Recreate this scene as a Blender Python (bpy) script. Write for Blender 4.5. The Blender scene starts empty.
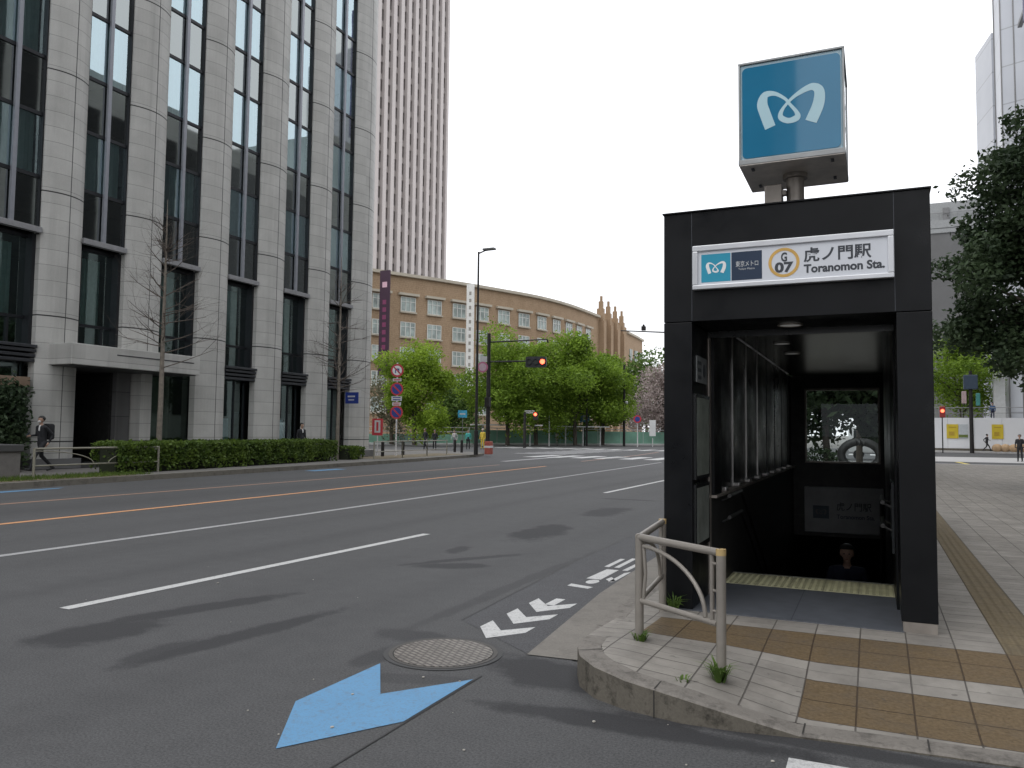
import bpy, math, random
from mathutils import Vector, Matrix
import numpy as np
R = math.radians
rnd = random.Random(7)
scene = bpy.context.scene
col = scene.collection

# ---------------------------------------------------------------- materials
def nt(name):
    m = bpy.data.materials.new(name); m.use_nodes = True
    t = m.node_tree; return m, t, t.nodes['Principled BSDF']
def N(t, kind, **kw):
    n = t.nodes.new(kind)
    for k, v in kw.items():
        if k.startswith('i_'):
            key = k[2:]
            key = int(key) if key.isdigit() else key.replace('_', ' ')
            n.inputs[key].default_value = v
        else: setattr(n, k, v)
    return n
def L(t, a, ao, b, bi): t.links.new(a.outputs[ao], b.inputs[bi])
def pos(t): return N(t, 'ShaderNodeNewGeometry')
def M2(t, op, a, b=None, clamp=False):
    n = t.nodes.new('ShaderNodeMath'); n.operation = op; n.use_clamp = clamp
    for i, s in enumerate((a, b)):
        if s is None: continue
        if isinstance(s, (int, float)): n.inputs[i].default_value = s
        else: t.links.new(s, n.inputs[i])
    return n.outputs[0]
def mixc(t, fac, a, b, blend='MIX'):
    n = t.nodes.new('ShaderNodeMix'); n.data_type = 'RGBA'; n.blend_type = blend
    for i, s in ((0, fac), (6, a), (7, b)):
        if isinstance(s, (int, float)): n.inputs[i].default_value = s
        elif isinstance(s, (tuple, list)): n.inputs[i].default_value = (*s[:3], 1)
        else: t.links.new(s, n.inputs[i])
    return n.outputs[2]
def ramp(t, s, a, b, ca=(0,0,0), cb=(1,1,1)):
    n = t.nodes.new('ShaderNodeValToRGB'); t.links.new(s, n.inputs[0])
    n.color_ramp.elements[0].position = a; n.color_ramp.elements[1].position = b
    n.color_ramp.elements[0].color = (*ca, 1); n.color_ramp.elements[1].color = (*cb, 1)
    return n.outputs[0]
def noise(t, scale, detail=4, vec=None, rough=.55, dist=0):
    n = N(t, 'ShaderNodeTexNoise'); n.inputs['Scale'].default_value = scale; n.inputs['Detail'].default_value = detail
    n.inputs['Roughness'].default_value = rough; n.inputs['Distortion'].default_value = dist
    if vec is None: vec = pos(t).outputs['Position']
    t.links.new(vec, n.inputs['Vector']); return n.outputs[0]
def bump(t, b, h, dist=.002, strength=.5):
    n = N(t, 'ShaderNodeBump'); n.inputs['Distance'].default_value = dist; n.inputs['Strength'].default_value = strength
    t.links.new(h, n.inputs['Height']); t.links.new(n.outputs[0], b.inputs['Normal'])
def mat(name, c, rough=.6, metal=0, var=.12, scale=6, emit=0, bmp=0, spec=.5, dirt=0):
    m, t, b = nt(name)
    b.inputs['Roughness'].default_value = rough; b.inputs['Metallic'].default_value = metal
    b.inputs['Specular IOR Level'].default_value = spec
    tc = N(t, 'ShaderNodeTexCoord')
    n = noise(t, scale, 5, tc.outputs['Object'])
    lo = tuple(x * (1 - var) for x in c); hi = tuple(min(1, x * (1 + var)) for x in c)
    cc = ramp(t, n, .3, .7, lo, hi)
    if dirt:
        n2 = noise(t, scale * .35, 6, tc.outputs['Object'])
        cc = mixc(t, M2(t, 'MULTIPLY', ramp(t, n2, .5, .75), dirt), cc, tuple(x * .45 for x in c))
    t.links.new(cc, b.inputs['Base Color'])
    if bmp:
        bump(t, b, noise(t, scale * 12, 3, tc.outputs['Object']), bmp, .6)
    if emit:
        b.inputs['Emission Color'].default_value = (*c, 1); b.inputs['Emission Strength'].default_value = emit
    return m

def asphalt(name, base=.052, stains=True, blue=1.0):
    m, t, b = nt(name)
    P = pos(t).outputs['Position']
    fine = noise(t, 75, 4, P, .85)
    mid = noise(t, 5, 5, P); big = noise(t, .35, 5, P)
    c = ramp(t, fine, .43, .57, (base*.42,)*3, (base*1.75, base*1.76, base*1.82*blue))
    c = mixc(t, .35, c, ramp(t, big, .3, .7, (base*.75,)*3, (base*1.2, base*1.2, base*1.22*blue)))
    c = mixc(t, .25, c, ramp(t, mid, .35, .65, (base*.8,)*3, (base*1.25,)*3))
    # scattered pale stones
    v = N(t, 'ShaderNodeTexVoronoi'); v.inputs['Scale'].default_value = 60; t.links.new(P, v.inputs['Vector'])
    st = M2(t, 'LESS_THAN', v.outputs['Distance'], .16)
    st = M2(t, 'MULTIPLY', st, M2(t, 'GREATER_THAN', noise(t, 23, 2, P), .57))
    c = mixc(t, M2(t, 'MULTIPLY', st, .3), c, (.2, .195, .19))
    if stains:
        sx = N(t, 'ShaderNodeSeparateXYZ'); t.links.new(P, sx.inputs[0])
        wob = M2(t, 'MULTIPLY', M2(t, 'SUBTRACT', noise(t, 1.9, 6, P, .75), .5), 1.7)
        tot = None
        # old spills and damp patches with their own outline: cx, cy, half x, half y, tilt, strength
        for cx, cy, ax, ay, an, s in STAINS:
            dx = M2(t, 'SUBTRACT', sx.outputs[0], cx); dy = M2(t, 'SUBTRACT', sx.outputs[1], cy)
            ca, sa = math.cos(an), math.sin(an)
            u = M2(t, 'ADD', M2(t, 'MULTIPLY', dx, ca/ax), M2(t, 'MULTIPLY', dy, sa/ax))
            w = M2(t, 'ADD', M2(t, 'MULTIPLY', dx, -sa/ay), M2(t, 'MULTIPLY', dy, ca/ay))
            d = M2(t, 'SQRT', M2(t, 'ADD', M2(t, 'MULTIPLY', u, u), M2(t, 'MULTIPLY', w, w)))
            d = M2(t, 'ADD', d, wob)
            k = M2(t, 'MULTIPLY', M2(t, 'SUBTRACT', 1.0, M2(t, 'MULTIPLY', M2(t, 'SUBTRACT', d, .7), 3.0), True), s*.9, True)
            tot = k if tot is None else M2(t, 'MAXIMUM', tot, k)
        # tyre-darkened tracks along the lanes
        for lx, w_, s in ((-4.0,.22,.16),(-5.3,.24,.12),(-7.2,.25,.26),(-8.7,.3,.16),(-10.6,.3,.14),(-12.0,.25,.14),(-16.9,.4,.2),(-14.2,.8,.3)):
            d = M2(t, 'ABSOLUTE', M2(t, 'SUBTRACT', M2(t, 'ADD', sx.outputs[0], M2(t,'MULTIPLY',wob,.3)), lx))
            k = M2(t, 'MULTIPLY', M2(t, 'SUBTRACT', 1.0, M2(t, 'DIVIDE', d, w_*1.6), True), s)
            tot = M2(t, 'MAXIMUM', tot, k)
        c = mixc(t, tot, c, (.024, .024, .026))
    t.links.new(c, b.inputs['Base Color']); b.inputs['Roughness'].default_value = .82
    b.inputs['Specular IOR Level'].default_value = .35
    bump(t, b, fine, .004, .7)
    return m
STAINS = [(-4.45,8.2,.5,.24,.5,.8),(-5.0,9.3,.16,.35,.2,.8),(-4.55,8.7,.12,.95,-.55,.8),(-4.75,11.6,.42,1.2,.1,.95),(-4.85,15.2,.42,1.1,.0,.85),(-5.3,18.2,.85,.22,0,.7),
          (-5.35,4.3,.34,.55,-.2,.85),(-5.3,5.3,.17,1.1,-.32,.85),(-4.35,4.75,.15,1.25,-.12,.85),(-4.5,4.1,.2,.4,0,.7),(-3.2,5.25,.35,.2,0,.6),(-3.15,4.75,.12,.35,0,.6),(-1.95,4.85,.5,.3,-.4,.9),(-1.2,4.2,1.0,.14,0,.9),(0.2,4.36,1.5,.08,0,.8),(-3.35,7.5,.1,2.6,.0,.4),(-2.6,4.4,.5,.1,.3,.4)]
A_ROAD = asphalt('asphalt', .068)
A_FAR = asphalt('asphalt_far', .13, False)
A_LANE = asphalt('asphalt_smooth', .066, False, 1.06)

def paint(name, c, wear=.35):
    m, t, b = nt(name); P = pos(t).outputs['Position']
    n = noise(t, 16, 7, P, .8); n2 = noise(t, 75, 3, P, .8)
    f = M2(t, 'MULTIPLY', ramp(t, n, .52, .66), wear)
    f = M2(t, 'ADD', f, M2(t, 'MULTIPLY', ramp(t, n2, .5, .64), wear * .8), True)
    t.links.new(mixc(t, f, mixc(t, .3, c, ramp(t, noise(t, 2.5, 3, P), .3, .7, tuple(x*.8 for x in c), c)), (.12, .12, .12)), b.inputs['Base Color'])
    b.inputs['Roughness'].default_value = .7; bump(t, b, n2, .002, .5); return m
P_WHITE = paint('white_road_paint', (.53, .53, .52), .5)
P_OLDWHITE = paint('worn_white_road_paint', (.36, .36, .36), .6)
P_ORANGE = paint('orange_road_paint', (.62, .30, .13), .45)
P_OLDORANGE = paint('worn_orange_road_paint', (.38, .22, .14), .75)
P_BLUE = paint('blue_road_paint', (.105, .27, .46), .42)
P_YELLOW = paint('yellow_road_paint', (.62, .5, .1), .3)

def paving():
    m, t, b = nt('paving'); P = pos(t).outputs['Position']
    s = N(t, 'ShaderNodeSeparateXYZ'); t.links.new(P, s.inputs[0]); X, Y = s.outputs[0], s.outputs[1]
    def brick(w, h, ox, oy, mort):
        mp = N(t, 'ShaderNodeMapping'); mp.inputs['Location'].default_value = (ox, oy, 0); t.links.new(P, mp.inputs['Vector'])
        k = N(t, 'ShaderNodeTexBrick'); k.offset = 0; t.links.new(mp.outputs[0], k.inputs['Vector'])
        k.inputs['Scale'].default_value = 1; k.inputs['Brick Width'].default_value = w; k.inputs['Row Height'].default_value = h
        k.inputs['Mortar Size'].default_value = mort; k.inputs['Mortar Smooth'].default_value = .3
        k.inputs['Color1'].default_value = (.315, .294, .262, 1); k.inputs['Color2'].default_value = (.245, .228, .204, 1)
        k.inputs['Mortar'].default_value = (.10, .092, .082, 1); return k
    k1 = brick(.29, .29, .115, -.02, .0052); k2 = brick(.29, .145, .115, -.02, .0028)
    c = mixc(t, .65, k1.outputs['Color'], k2.outputs['Color'])
    c = mixc(t, M2(t,'MULTIPLY',k1.outputs['Fac'],.75), c, (.07, .062, .055))
    c = mixc(t, M2(t,'MULTIPLY',k2.outputs['Fac'],.4), c, (.12, .11, .10))
    def band(v, a, b_): return M2(t, 'MULTIPLY', M2(t, 'GREATER_THAN', v, a), M2(t, 'LESS_THAN', v, b_))
    r1 = M2(t, 'MULTIPLY', band(Y, 5.53, 6.11), M2(t, 'GREATER_THAN', X, -1.51))
    r2 = M2(t, 'MULTIPLY', band(Y, 4.66, 5.24), M2(t, 'GREATER_THAN', X, -.405))
    st = M2(t, 'MULTIPLY', band(X, .75, 1.045), M2(t, 'GREATER_THAN', Y, 6.11))
    br = M2(t, 'MAXIMUM', r1, r2)
    n = noise(t, 3, 5, P); n3 = noise(t, 45, 4, P)
    brown = ramp(t, n3, .3, .7, (.108, .076, .041), (.156, .113, .066))
    brown = mixc(t, M2(t, 'MULTIPLY', k1.outputs['Fac'], .85), brown, (.05, .035, .022))
    brown = mixc(t, M2(t, 'MULTIPLY', k2.outputs['Fac'], .3), brown, (.07, .045, .03))
    tac = ramp(t, n3, .3, .7, (.13, .102, .06), (.19, .152, .094))
    bars = M2(t, 'SINE', M2(t, 'MULTIPLY', M2(t, 'SUBTRACT', X, .75), 2*math.pi/.0733))
    tac = mixc(t, ramp(t, M2(t,'MULTIPLY',M2(t,'ADD',bars,1),.5), .25, .6), tac, tac)
    tac = mixc(t, M2(t, 'MULTIPLY', k1.outputs['Fac'], .6), tac, (.05, .04, .03))
    c = mixc(t, .5, c, mixc(t, ramp(t, n, .35, .7), c, (.14, .132, .12)))
    c = mixc(t, br, c, brown); c = mixc(t, st, c, tac)
    grime = M2(t, 'MULTIPLY', ramp(t, noise(t, 2.1, 7, P, .75), .47, .7), .45)
    c = mixc(t, grime, c, (.09, .08, .07))
    spots = M2(t,'MULTIPLY', ramp(t, noise(t, 14, 2, P, .4), .69, .74), .5)
    c = mixc(t, spots, c, (.06,.055,.05))
    t.links.new(c, b.inputs['Base Color']); b.inputs['Roughness'].default_value = .8; b.inputs['Specular IOR Level'].default_value = .25
    dots = M2(t, 'MULTIPLY', M2(t, 'SINE', M2(t, 'MULTIPLY', X, 2*math.pi/.058)), M2(t, 'SINE', M2(t, 'MULTIPLY', Y, 2*math.pi/.058)))
    h = M2(t, 'SUBTRACT', M2(t, 'MULTIPLY', n3, .35), k1.outputs['Fac'])
    h = M2(t, 'SUBTRACT', h, M2(t, 'MULTIPLY', k2.outputs['Fac'], .35))
    h = M2(t, 'ADD', h, M2(t, 'MULTIPLY', M2(t, 'MULTIPLY', br, ramp(t, dots, .3, .8)), .4))
    h = M2(t, 'ADD', h, M2(t, 'MULTIPLY', M2(t, 'MULTIPLY', st, bars), 1.3))
    bump(t, b, h, .006, .8)
    return m
PAVE = paving()
def concrete(name, c, dirt=.4, scale=3):
    m, t, b = nt(name); P = pos(t).outputs['Position']
    n = noise(t, scale, 6, P, .7); f = noise(t, 70, 3, P)
    cc = ramp(t, n, .3, .72, tuple(x*.72 for x in c), c)
    cc = mixc(t, .3, cc, ramp(t, f, .3, .7, tuple(x*.6 for x in c), tuple(x*1.25 for x in c)))
    cc = mixc(t, M2(t, 'MULTIPLY', ramp(t, noise(t, scale*2.3, 6, P, .75), .5, .68), dirt), cc, tuple(x*.28 for x in c))
    t.links.new(cc, b.inputs['Base Color']); b.inputs['Roughness'].default_value = .85; b.inputs['Specular IOR Level'].default_value = .25
    bump(t, b, f, .003, .5); return m
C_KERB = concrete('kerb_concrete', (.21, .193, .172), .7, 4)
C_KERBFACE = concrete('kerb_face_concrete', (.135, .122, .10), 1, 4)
C_GUTTER = concrete('gutter_concrete', (.215, .20, .178), .3, 2)
C_PAVE_FAR = concrete('far_pavement', (.18, .172, .16), .2, 1)
C_WALK = concrete('pale_walk', (.50, .49, .48), .1, 1)

def granite(name, c, course=.53, z0=.15, major=None, dark=.35):
    m, t, b = nt(name); P = pos(t).outputs['Position']
    s = N(t, 'ShaderNodeSeparateXYZ'); t.links.new(P, s.inputs[0]); Z = s.outputs[2]
    fr = M2(t, 'FRACT', M2(t, 'DIVIDE', M2(t, 'SUBTRACT', Z, z0), course))
    j = M2(t, 'LESS_THAN', fr, .028)
    fl = M2(t, 'FLOOR', M2(t, 'DIVIDE', M2(t, 'SUBTRACT', Z, z0), course))
    wn = N(t, 'ShaderNodeTexWhiteNoise'); wn.noise_dimensions = '3D'
    cb = N(t, 'ShaderNodeCombineXYZ'); t.links.new(fl, cb.inputs[2])
    t.links.new(M2(t, 'FLOOR', M2(t, 'MULTIPLY', M2(t,'SUBTRACT',s.outputs[1],17.145), 1/.8525)), cb.inputs[1]); t.links.new(cb.outputs[0], wn.inputs['Vector'])
    n = noise(t, 1.2, 5, P); f = noise(t, 60, 2, P)
    cc = ramp(t, n, .3, .7, tuple(x*.85 for x in c), tuple(x*1.1 for x in c))
    cc = mixc(t, .2, cc, ramp(t, f, .35, .65, tuple(x*.6 for x in c), tuple(x*1.4 for x in c)))
    cc = mixc(t, .16, cc, ramp(t, wn.outputs[0], 0, 1, tuple(x*.6 for x in c), tuple(x*1.4 for x in c)))
    mp = N(t, 'ShaderNodeMapping'); mp.inputs['Scale'].default_value = (1.6, 1.6, .09); t.links.new(P, mp.inputs['Vector'])
    cc = mixc(t, M2(t, 'MULTIPLY', ramp(t, noise(t, 1.4, 6, mp.outputs[0]), .52, .75), .35), cc, tuple(x*.45 for x in c))
    cc = mixc(t, M2(t, 'MULTIPLY', j, .8), cc, tuple(x*.3 for x in c))
    if major:
        fr2 = M2(t, 'FRACT', M2(t, 'DIVIDE', M2(t, 'SUBTRACT', Z, major), course*8))
        cc = mixc(t, M2(t, 'LESS_THAN', fr2, .011), cc, (.04, .04, .04))
    t.links.new(cc, b.inputs['Base Color']); b.inputs['Roughness'].default_value = .5; b.inputs['Specular IOR Level'].default_value = .4
    return m
GRANITE = granite('grey_granite', (.50, .495, .47), .52, .15, 5.2)
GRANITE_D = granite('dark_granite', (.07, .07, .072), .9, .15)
GRANITE_M = granite('mid_granite', (.16, .16, .16), .9, .15)

def glass(name, tint=(.35,.42,.42), gl=(.62,.85,1.0), fac=.42, rough=.01):
    m, t, b = nt(name); out = t.nodes['Material Output']; t.nodes.remove(b)
    tr = N(t, 'ShaderNodeBsdfTransparent'); tr.inputs[0].default_value = (*tint, 1)
    g = N(t, 'ShaderNodeBsdfGlossy'); g.inputs['Color'].default_value = (*gl, 1); g.inputs['Roughness'].default_value = rough
    bn = N(t, 'ShaderNodeBump'); bn.inputs['Distance'].default_value = .02; bn.inputs['Strength'].default_value = .05
    t.links.new(noise(t, .5, 2), bn.inputs['Height']); t.links.new(bn.outputs[0], g.inputs['Normal'])
    lw = N(t, 'ShaderNodeFresnel'); lw.inputs[0].default_value = 1.45
    f = M2(t, 'ADD', lw.outputs[0], fac, True)
    mx = N(t, 'ShaderNodeMixShader'); t.links.new(f, mx.inputs[0])
    t.links.new(tr.outputs[0], mx.inputs[1]); t.links.new(g.outputs[0], mx.inputs[2]); t.links.new(mx.outputs[0], out.inputs[0])
    return m
G_COAT = glass('coated_glass', (.78,.88,.88), (.76,.94,1.0), fac=.40)
G_CLEAR = glass('clear_glass', (.8, .86, .85), (.35, .38, .4), .0)
G_SHOP = glass('shop_glass', (.8, .87, .85), (.8, 1, 1), .2)
G_DARK = mat('dark_glass_panel', (.02, .024, .026), .12, 0, .2, 2, spec=.6)

BLACK = mat('black_panel', (.0045, .005, .006), .36, 0, .3, 1.5, spec=.2, bmp=.0005, dirt=0)
_t = BLACK.node_tree; _n = noise(_t, 1.1, 6, pos(_t).outputs['Position'], .7); _r = N(_t, 'ShaderNodeMapRange')
_r.inputs['From Min'].default_value = .35; _r.inputs['From Max'].default_value = .65; _r.inputs['To Min'].default_value = .24; _r.inputs['To Max'].default_value = .55
_t.links.new(_n, _r.inputs['Value']); _t.links.new(_r.outputs[0], _t.nodes['Principled BSDF'].inputs['Roughness'])
BLACKGLOSS = mat('black_gloss_panel', (.016, .017, .018), .22, 0, .2, 2, spec=.6)
BLACKTILE = mat('dark_wall_tile', (.026, .026, .025), .5, 0, .4, 6, spec=.4)
STEEL = mat('stainless_steel', (.42, .41, .40), .32, .9, .1, 8)
STEELDULL = mat('dull_steel', (.30, .27, .24), .5, .6, .3, 3, dirt=.5)
ALU = mat('silver_aluminium', (.55, .56, .58), .4, .6, .05, 6)
FRAME = mat('dark_window_frame', (.022,.024,.028), .4, .3, .1, 5)
MULL = mat('pale_mullion', (.30,.31,.345), .45, .4, .06, 5)
RAILP = mat('beige_rail_paint', (.225, .205, .18), .45, .15, .08, 9, dirt=.35)
RAILF = mat('far_rail_paint', (.26, .25, .20), .5, .1, .1, 6, dirt=.2)
YCAP = mat('yellow_cap', (.42, .30, .13), .6)
SPAND = glass('spandrel_glass', (.25,.25,.24), (.8,.86,.85), .30, .03)
SPANDL = SPAND
DARKROOM = mat('dark_interior', (.035, .037, .036), .9, 0, .3, 1)
CURTAIN = mat('pale_curtain', (.62, .74, .72), .9, 0, .08, 4)
WHITEP = mat('white_paint', (.72, .73, .73), .45, 0, .05, 3)
OFFW = mat('off_white', (.55, .56, .56), .5, 0, .08, 3)
SIGNFACE = mat('sign_white', (.58, .60, .64), .35, 0, .03, 2)
CYAN = mat('cyan_sign', (.02, .27, .40), .35, 0, .05, 2)
NAVY = mat('navy_sign', (.012, .028, .062), .35, 0, .08, 2)
INK = mat('sign_ink', (.035, .04, .05), .5)
ORING = mat('orange_ring', (.55, .33, .08), .4)
BLUEFACE = mat('blue_sign_face', (.02, .16, .285), .04, 0, .06, 2, spec=.55)
LOGOW = mat('pale_logo', (.40, .58, .64), .25, 0, .04, 2)
BLUEEDGE = mat('pale_sign_edge', (.30, .42, .48), .3, 0, .05, 2)
DARKPOLE = mat('dark_pole', (.022, .02, .02), .5, .3, .2, 4)
GREYPOLE = mat('grey_pole', (.22, .22, .22), .5, .4, .1, 4)
WHITEPOLE = mat('white_pole', (.62, .62, .62), .5)
RED = mat('sign_red', (.50, .035, .05), .45)
SBLUE = mat('sign_blue', (.02, .045, .25), .45)
LBLUE = mat('light_blue_sign', (.05, .35, .55), .5)
PURPLE = mat('purple_banner', (.035, .012, .03), .7, 0, .1, 2)
MAGENTA = mat('magenta', (.17, .03, .09), .7)
YELLOWM = mat('yellow_poster', (.55, .42, .03), .7, 0, .15, 1)
GRASS = mat('grass_green', (.05, .10, .02), .8, 0, .35, 9)
SOIL = mat('planting_soil', (.14, .115, .07), .95, 0, .4, 3, bmp=.01)
BARK = mat('bark', (.075, .062, .05), .9, 0, .35, 5, bmp=.006)
BARKP = mat('pale_bark', (.20, .175, .145), .9, 0, .3, 8, bmp=.004)
TWIG = mat('twig', (.115, .095, .08), .9, 0, .3, 8)
def lit(name, c, s):
    m = mat(name, c, .4); b = m.node_tree.nodes['Principled BSDF']
    b.inputs['Emission Color'].default_value = (*c, 1); b.inputs['Emission Strength'].default_value = s; return m
LAMPRED = lit('red_signal_light', (1, .09, .04), 6); 
LAMPSOFT = lit('ceiling_light_face', (.6, .6, .58), .12)
LAMPOFF = mat('unlit_lens', (.03, .035, .03), .3)
def leafmat(name, a, b_, sc=1.2, trans=.3):
    m, t, b = nt(name); out = t.nodes['Material Output']
    tc = N(t, 'ShaderNodeTexCoord')
    n = noise(t, sc, 4, tc.outputs['Object'], .6); n2 = noise(t, sc*14, 1, tc.outputs['Object'])
    c = ramp(t, M2(t, 'ADD', M2(t,'MULTIPLY',n,.6), M2(t,'MULTIPLY',n2,.4)), .38, .62, a, b_)
    t.links.new(c, b.inputs['Base Color']); b.inputs['Roughness'].default_value = .6; b.inputs['Specular IOR Level'].default_value = .3
    tl = N(t, 'ShaderNodeBsdfTranslucent'); t.links.new(c, tl.inputs[0])
    mx = N(t, 'ShaderNodeMixShader'); mx.inputs[0].default_value = trans
    t.links.new(b.outputs[0], mx.inputs[1]); t.links.new(tl.outputs[0], mx.inputs[2]); t.links.new(mx.outputs[0], out.inputs[0])
    return m
LEAF_G = leafmat('fresh_leaves', (.075, .14, .014), (.29, .43, .05), .6, .45)
LEAF_Y = leafmat('lime_leaves', (.10, .175, .015), (.34, .48, .05), .6, .45)
LEAF_M = leafmat('green_leaves', (.05, .10, .02), (.14, .22, .045), .6, .3)
LEAF_D = leafmat('dark_leaves', (.02, .038, .018), (.065, .10, .045), .8, .25)
LEAF_H = leafmat('hedge_leaves', (.045, .085, .015), (.14, .21, .035), 2, .3)
LEAF_C = leafmat('blossom_leaves', (.22, .18, .165), (.50, .42, .40), 1, .3)
LEAF_B = leafmat('brownish_leaves', (.09, .09, .05), (.2, .19, .12), 1, .3)

# ---------------------------------------------------------------- mesh builder
class MB:
    def __init__(s): s.v = []; s.f = []; s.m = []
    def add(s, vs, fs, m=0):
        o = len(s.v); s.v += [tuple(p) for p in vs]
        s.f += [tuple(i + o for i in f) for f in fs]; s.m += [m] * len(fs); return s
    def quad(s, *p, m=0): return s.add(p, [tuple(range(len(p)))], m)
    def box(s, x0, x1, y0, y1, z0, z1, m=0):
        v = [(x, y, z) for z in (z0, z1) for y in (y0, y1) for x in (x0, x1)]
        return s.add(v, [(0,2,3,1),(4,5,7,6),(0,1,5,4),(2,6,7,3),(0,4,6,2),(1,3,7,5)], m)
    def bbox(s, x0, x1, y0, y1, z0, z1, m=0, b=.004):
        # box with chamfered edges
        import bmesh
        bm = bmesh.new(); bmesh.ops.create_cube(bm, size=1)
        for v in bm.verts: v.co = ((x0+x1)/2 + v.co.x*(x1-x0), (y0+y1)/2 + v.co.y*(y1-y0), (z0+z1)/2 + v.co.z*(z1-z0))
        bmesh.ops.bevel(bm, geom=bm.edges[:], offset=b, segments=2, affect='EDGES', profile=.5)
        bm.verts.index_update(); s.add([v.co[:] for v in bm.verts], [[v.index for v in f.verts] for f in bm.faces], m); bm.free(); return s
    def obox(s, a, b, w, z0, z1, m=0):
        # upright box along the line a-b (xy), thickness w
        a = Vector(a[:2]); b = Vector(b[:2]); d = (b - a).normalized(); n = Vector((-d.y, d.x)) * w / 2
        c = [a - n, b - n, b + n, a + n]
        v = [(p.x, p.y, z) for z in (z0, z1) for p in c]
        return s.add(v, [(3,2,1,0),(4,5,6,7),(0,1,5,4),(1,2,6,5),(2,3,7,6),(3,0,4,7)], m)
    def tube(s, pts, r, seg=10, m=0, caps=True):
        pts = [Vector(p) for p in pts]; n = len(pts)
        rs = r if isinstance(r, (list, tuple)) else [r] * n
        vs = []; up = None
        for i, p in enumerate(pts):
            d = (pts[min(i+1, n-1)] - pts[max(i-1, 0)]).normalized()
            if up is None: up = Vector((0,0,1)) if abs(d.z) < .9 else Vector((1,0,0))
            a = d.cross(up)
            if a.length < 1e-4: a = d.cross(Vector((0,1,0)))
            a.normalize(); b = d.cross(a).normalized(); up = -b if False else up
            for k in range(seg):
                t = 2*math.pi*k/seg; vs.append(p + (a*math.cos(t) + b*math.sin(t)) * rs[i])
        fs = [(i*seg+k, i*seg+(k+1)%seg, (i+1)*seg+(k+1)%seg, (i+1)*seg+k) for i in range(n-1) for k in range(seg)]
        if caps: fs += [tuple(range(seg))[::-1], tuple((n-1)*seg+k for k in range(seg))]
        return s.add(vs, fs, m)
    def prism(s, poly, T, depth, m=0, front_only=False):
        # poly in (u,w); T maps (u,w,d)->xyz
        n = len(poly); v = [T(u, w, 0) for u, w in poly] + [T(u, w, depth) for u, w in poly]
        fs = [tuple(range(n)), tuple(range(n, 2*n))[::-1]] + [(i, (i+1)%n, n+(i+1)%n, n+i) for i in range(n)]
        return s.add(v, fs, m)
    def sph(s, c, r, m=0, su=10, sv=7):
        rx, ry, rz = r if isinstance(r, (tuple, list)) else (r, r, r)
        v = [(c[0], c[1], c[2]+rz)]
        for i in range(1, sv):
            th = math.pi*i/sv
            for k in range(su):
                a = 2*math.pi*k/su; v.append((c[0]+rx*math.sin(th)*math.cos(a), c[1]+ry*math.sin(th)*math.sin(a), c[2]+rz*math.cos(th)))
        v.append((c[0], c[1], c[2]-rz)); e = len(v)-1
        f = [(0, 1+k, 1+(k+1)%su) for k in range(su)]
        for i in range(sv-2):
            for k in range(su): f.append((1+i*su+k, 1+(i+1)*su+k, 1+(i+1)*su+(k+1)%su, 1+i*su+(k+1)%su))
        f += [(e, 1+(sv-2)*su+(k+1)%su, 1+(sv-2)*su+k) for k in range(su)]
        return s.add(v, f, m)
    def disc(s, c, r, T, depth, m=0, seg=28, r_in=0):
        if r_in:
            pts = []
            for k in range(seg):
                a, b = 2*math.pi*k/seg, 2*math.pi*(k+1)/seg
                q = [(c[0]+r*math.cos(a), c[1]+r*math.sin(a)), (c[0]+r*math.cos(b), c[1]+r*math.sin(b)), (c[0]+r_in*math.cos(b), c[1]+r_in*math.sin(b)), (c[0]+r_in*math.cos(a), c[1]+r_in*math.sin(a))]
                s.prism(q, T, depth, m)
            return s
        return s.prism([(c[0]+r*math.cos(2*math.pi*k/seg), c[1]+r*math.sin(2*math.pi*k/seg)) for k in range(seg)], T, depth, m)
    def build(s, name, mats, parent=None, smooth=False, fixn=True):
        me = bpy.data.meshes.new(name)
        wo = Vector(parent['_o']) if parent is not None else Vector((0,0,0))
        me.from_pydata([(p[0]-wo.x, p[1]-wo.y, p[2]-wo.z) for p in s.v], [], s.f)
        if not isinstance(mats, (list, tuple)): mats = [mats]
        for m in mats: me.materials.append(m)
        me.polygons.foreach_set('material_index', s.m)
        if fixn and len(s.f) < 6000:
            import bmesh
            bm = bmesh.new(); bm.from_mesh(me); bmesh.ops.recalc_face_normals(bm, faces=bm.faces); bm.to_mesh(me); bm.free()
        if smooth:
            me.polygons.foreach_set('use_smooth', [True]*len(me.polygons))
            try: me.set_sharp_from_angle(angle=R(42))
            except Exception: pass
        me.update()
        o = bpy.data.objects.new(name, me); col.objects.link(o)
        if parent is not None: o.parent = parent; o['_o'] = tuple(wo)
        else: o['_o'] = (0.,0.,0.)
        return o
def thing(name, label, cat, loc=(0,0,0), group=None):
    o = bpy.data.objects.new(name, None); col.objects.link(o); o.location = loc; o['_o'] = tuple(float(x) for x in loc)
    o.empty_display_size = .2
    o['label'] = label; o['category'] = cat
    if group: o['group'] = group
    return o
def struct(o): o['kind'] = 'structure'; return o
def copy_tree(o, parent=None):
    c = o.copy(); col.objects.link(c)
    if parent is not None: c.parent = parent
    for ch in [x for x in o.children]: copy_tree(ch, c)
    return c
def relabel(o, label, loc=None, rot=None):
    o['label'] = label
    if loc is not None: o.location = loc
    if rot is not None: o.rotation_euler = (0, 0, rot)
    return o

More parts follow.
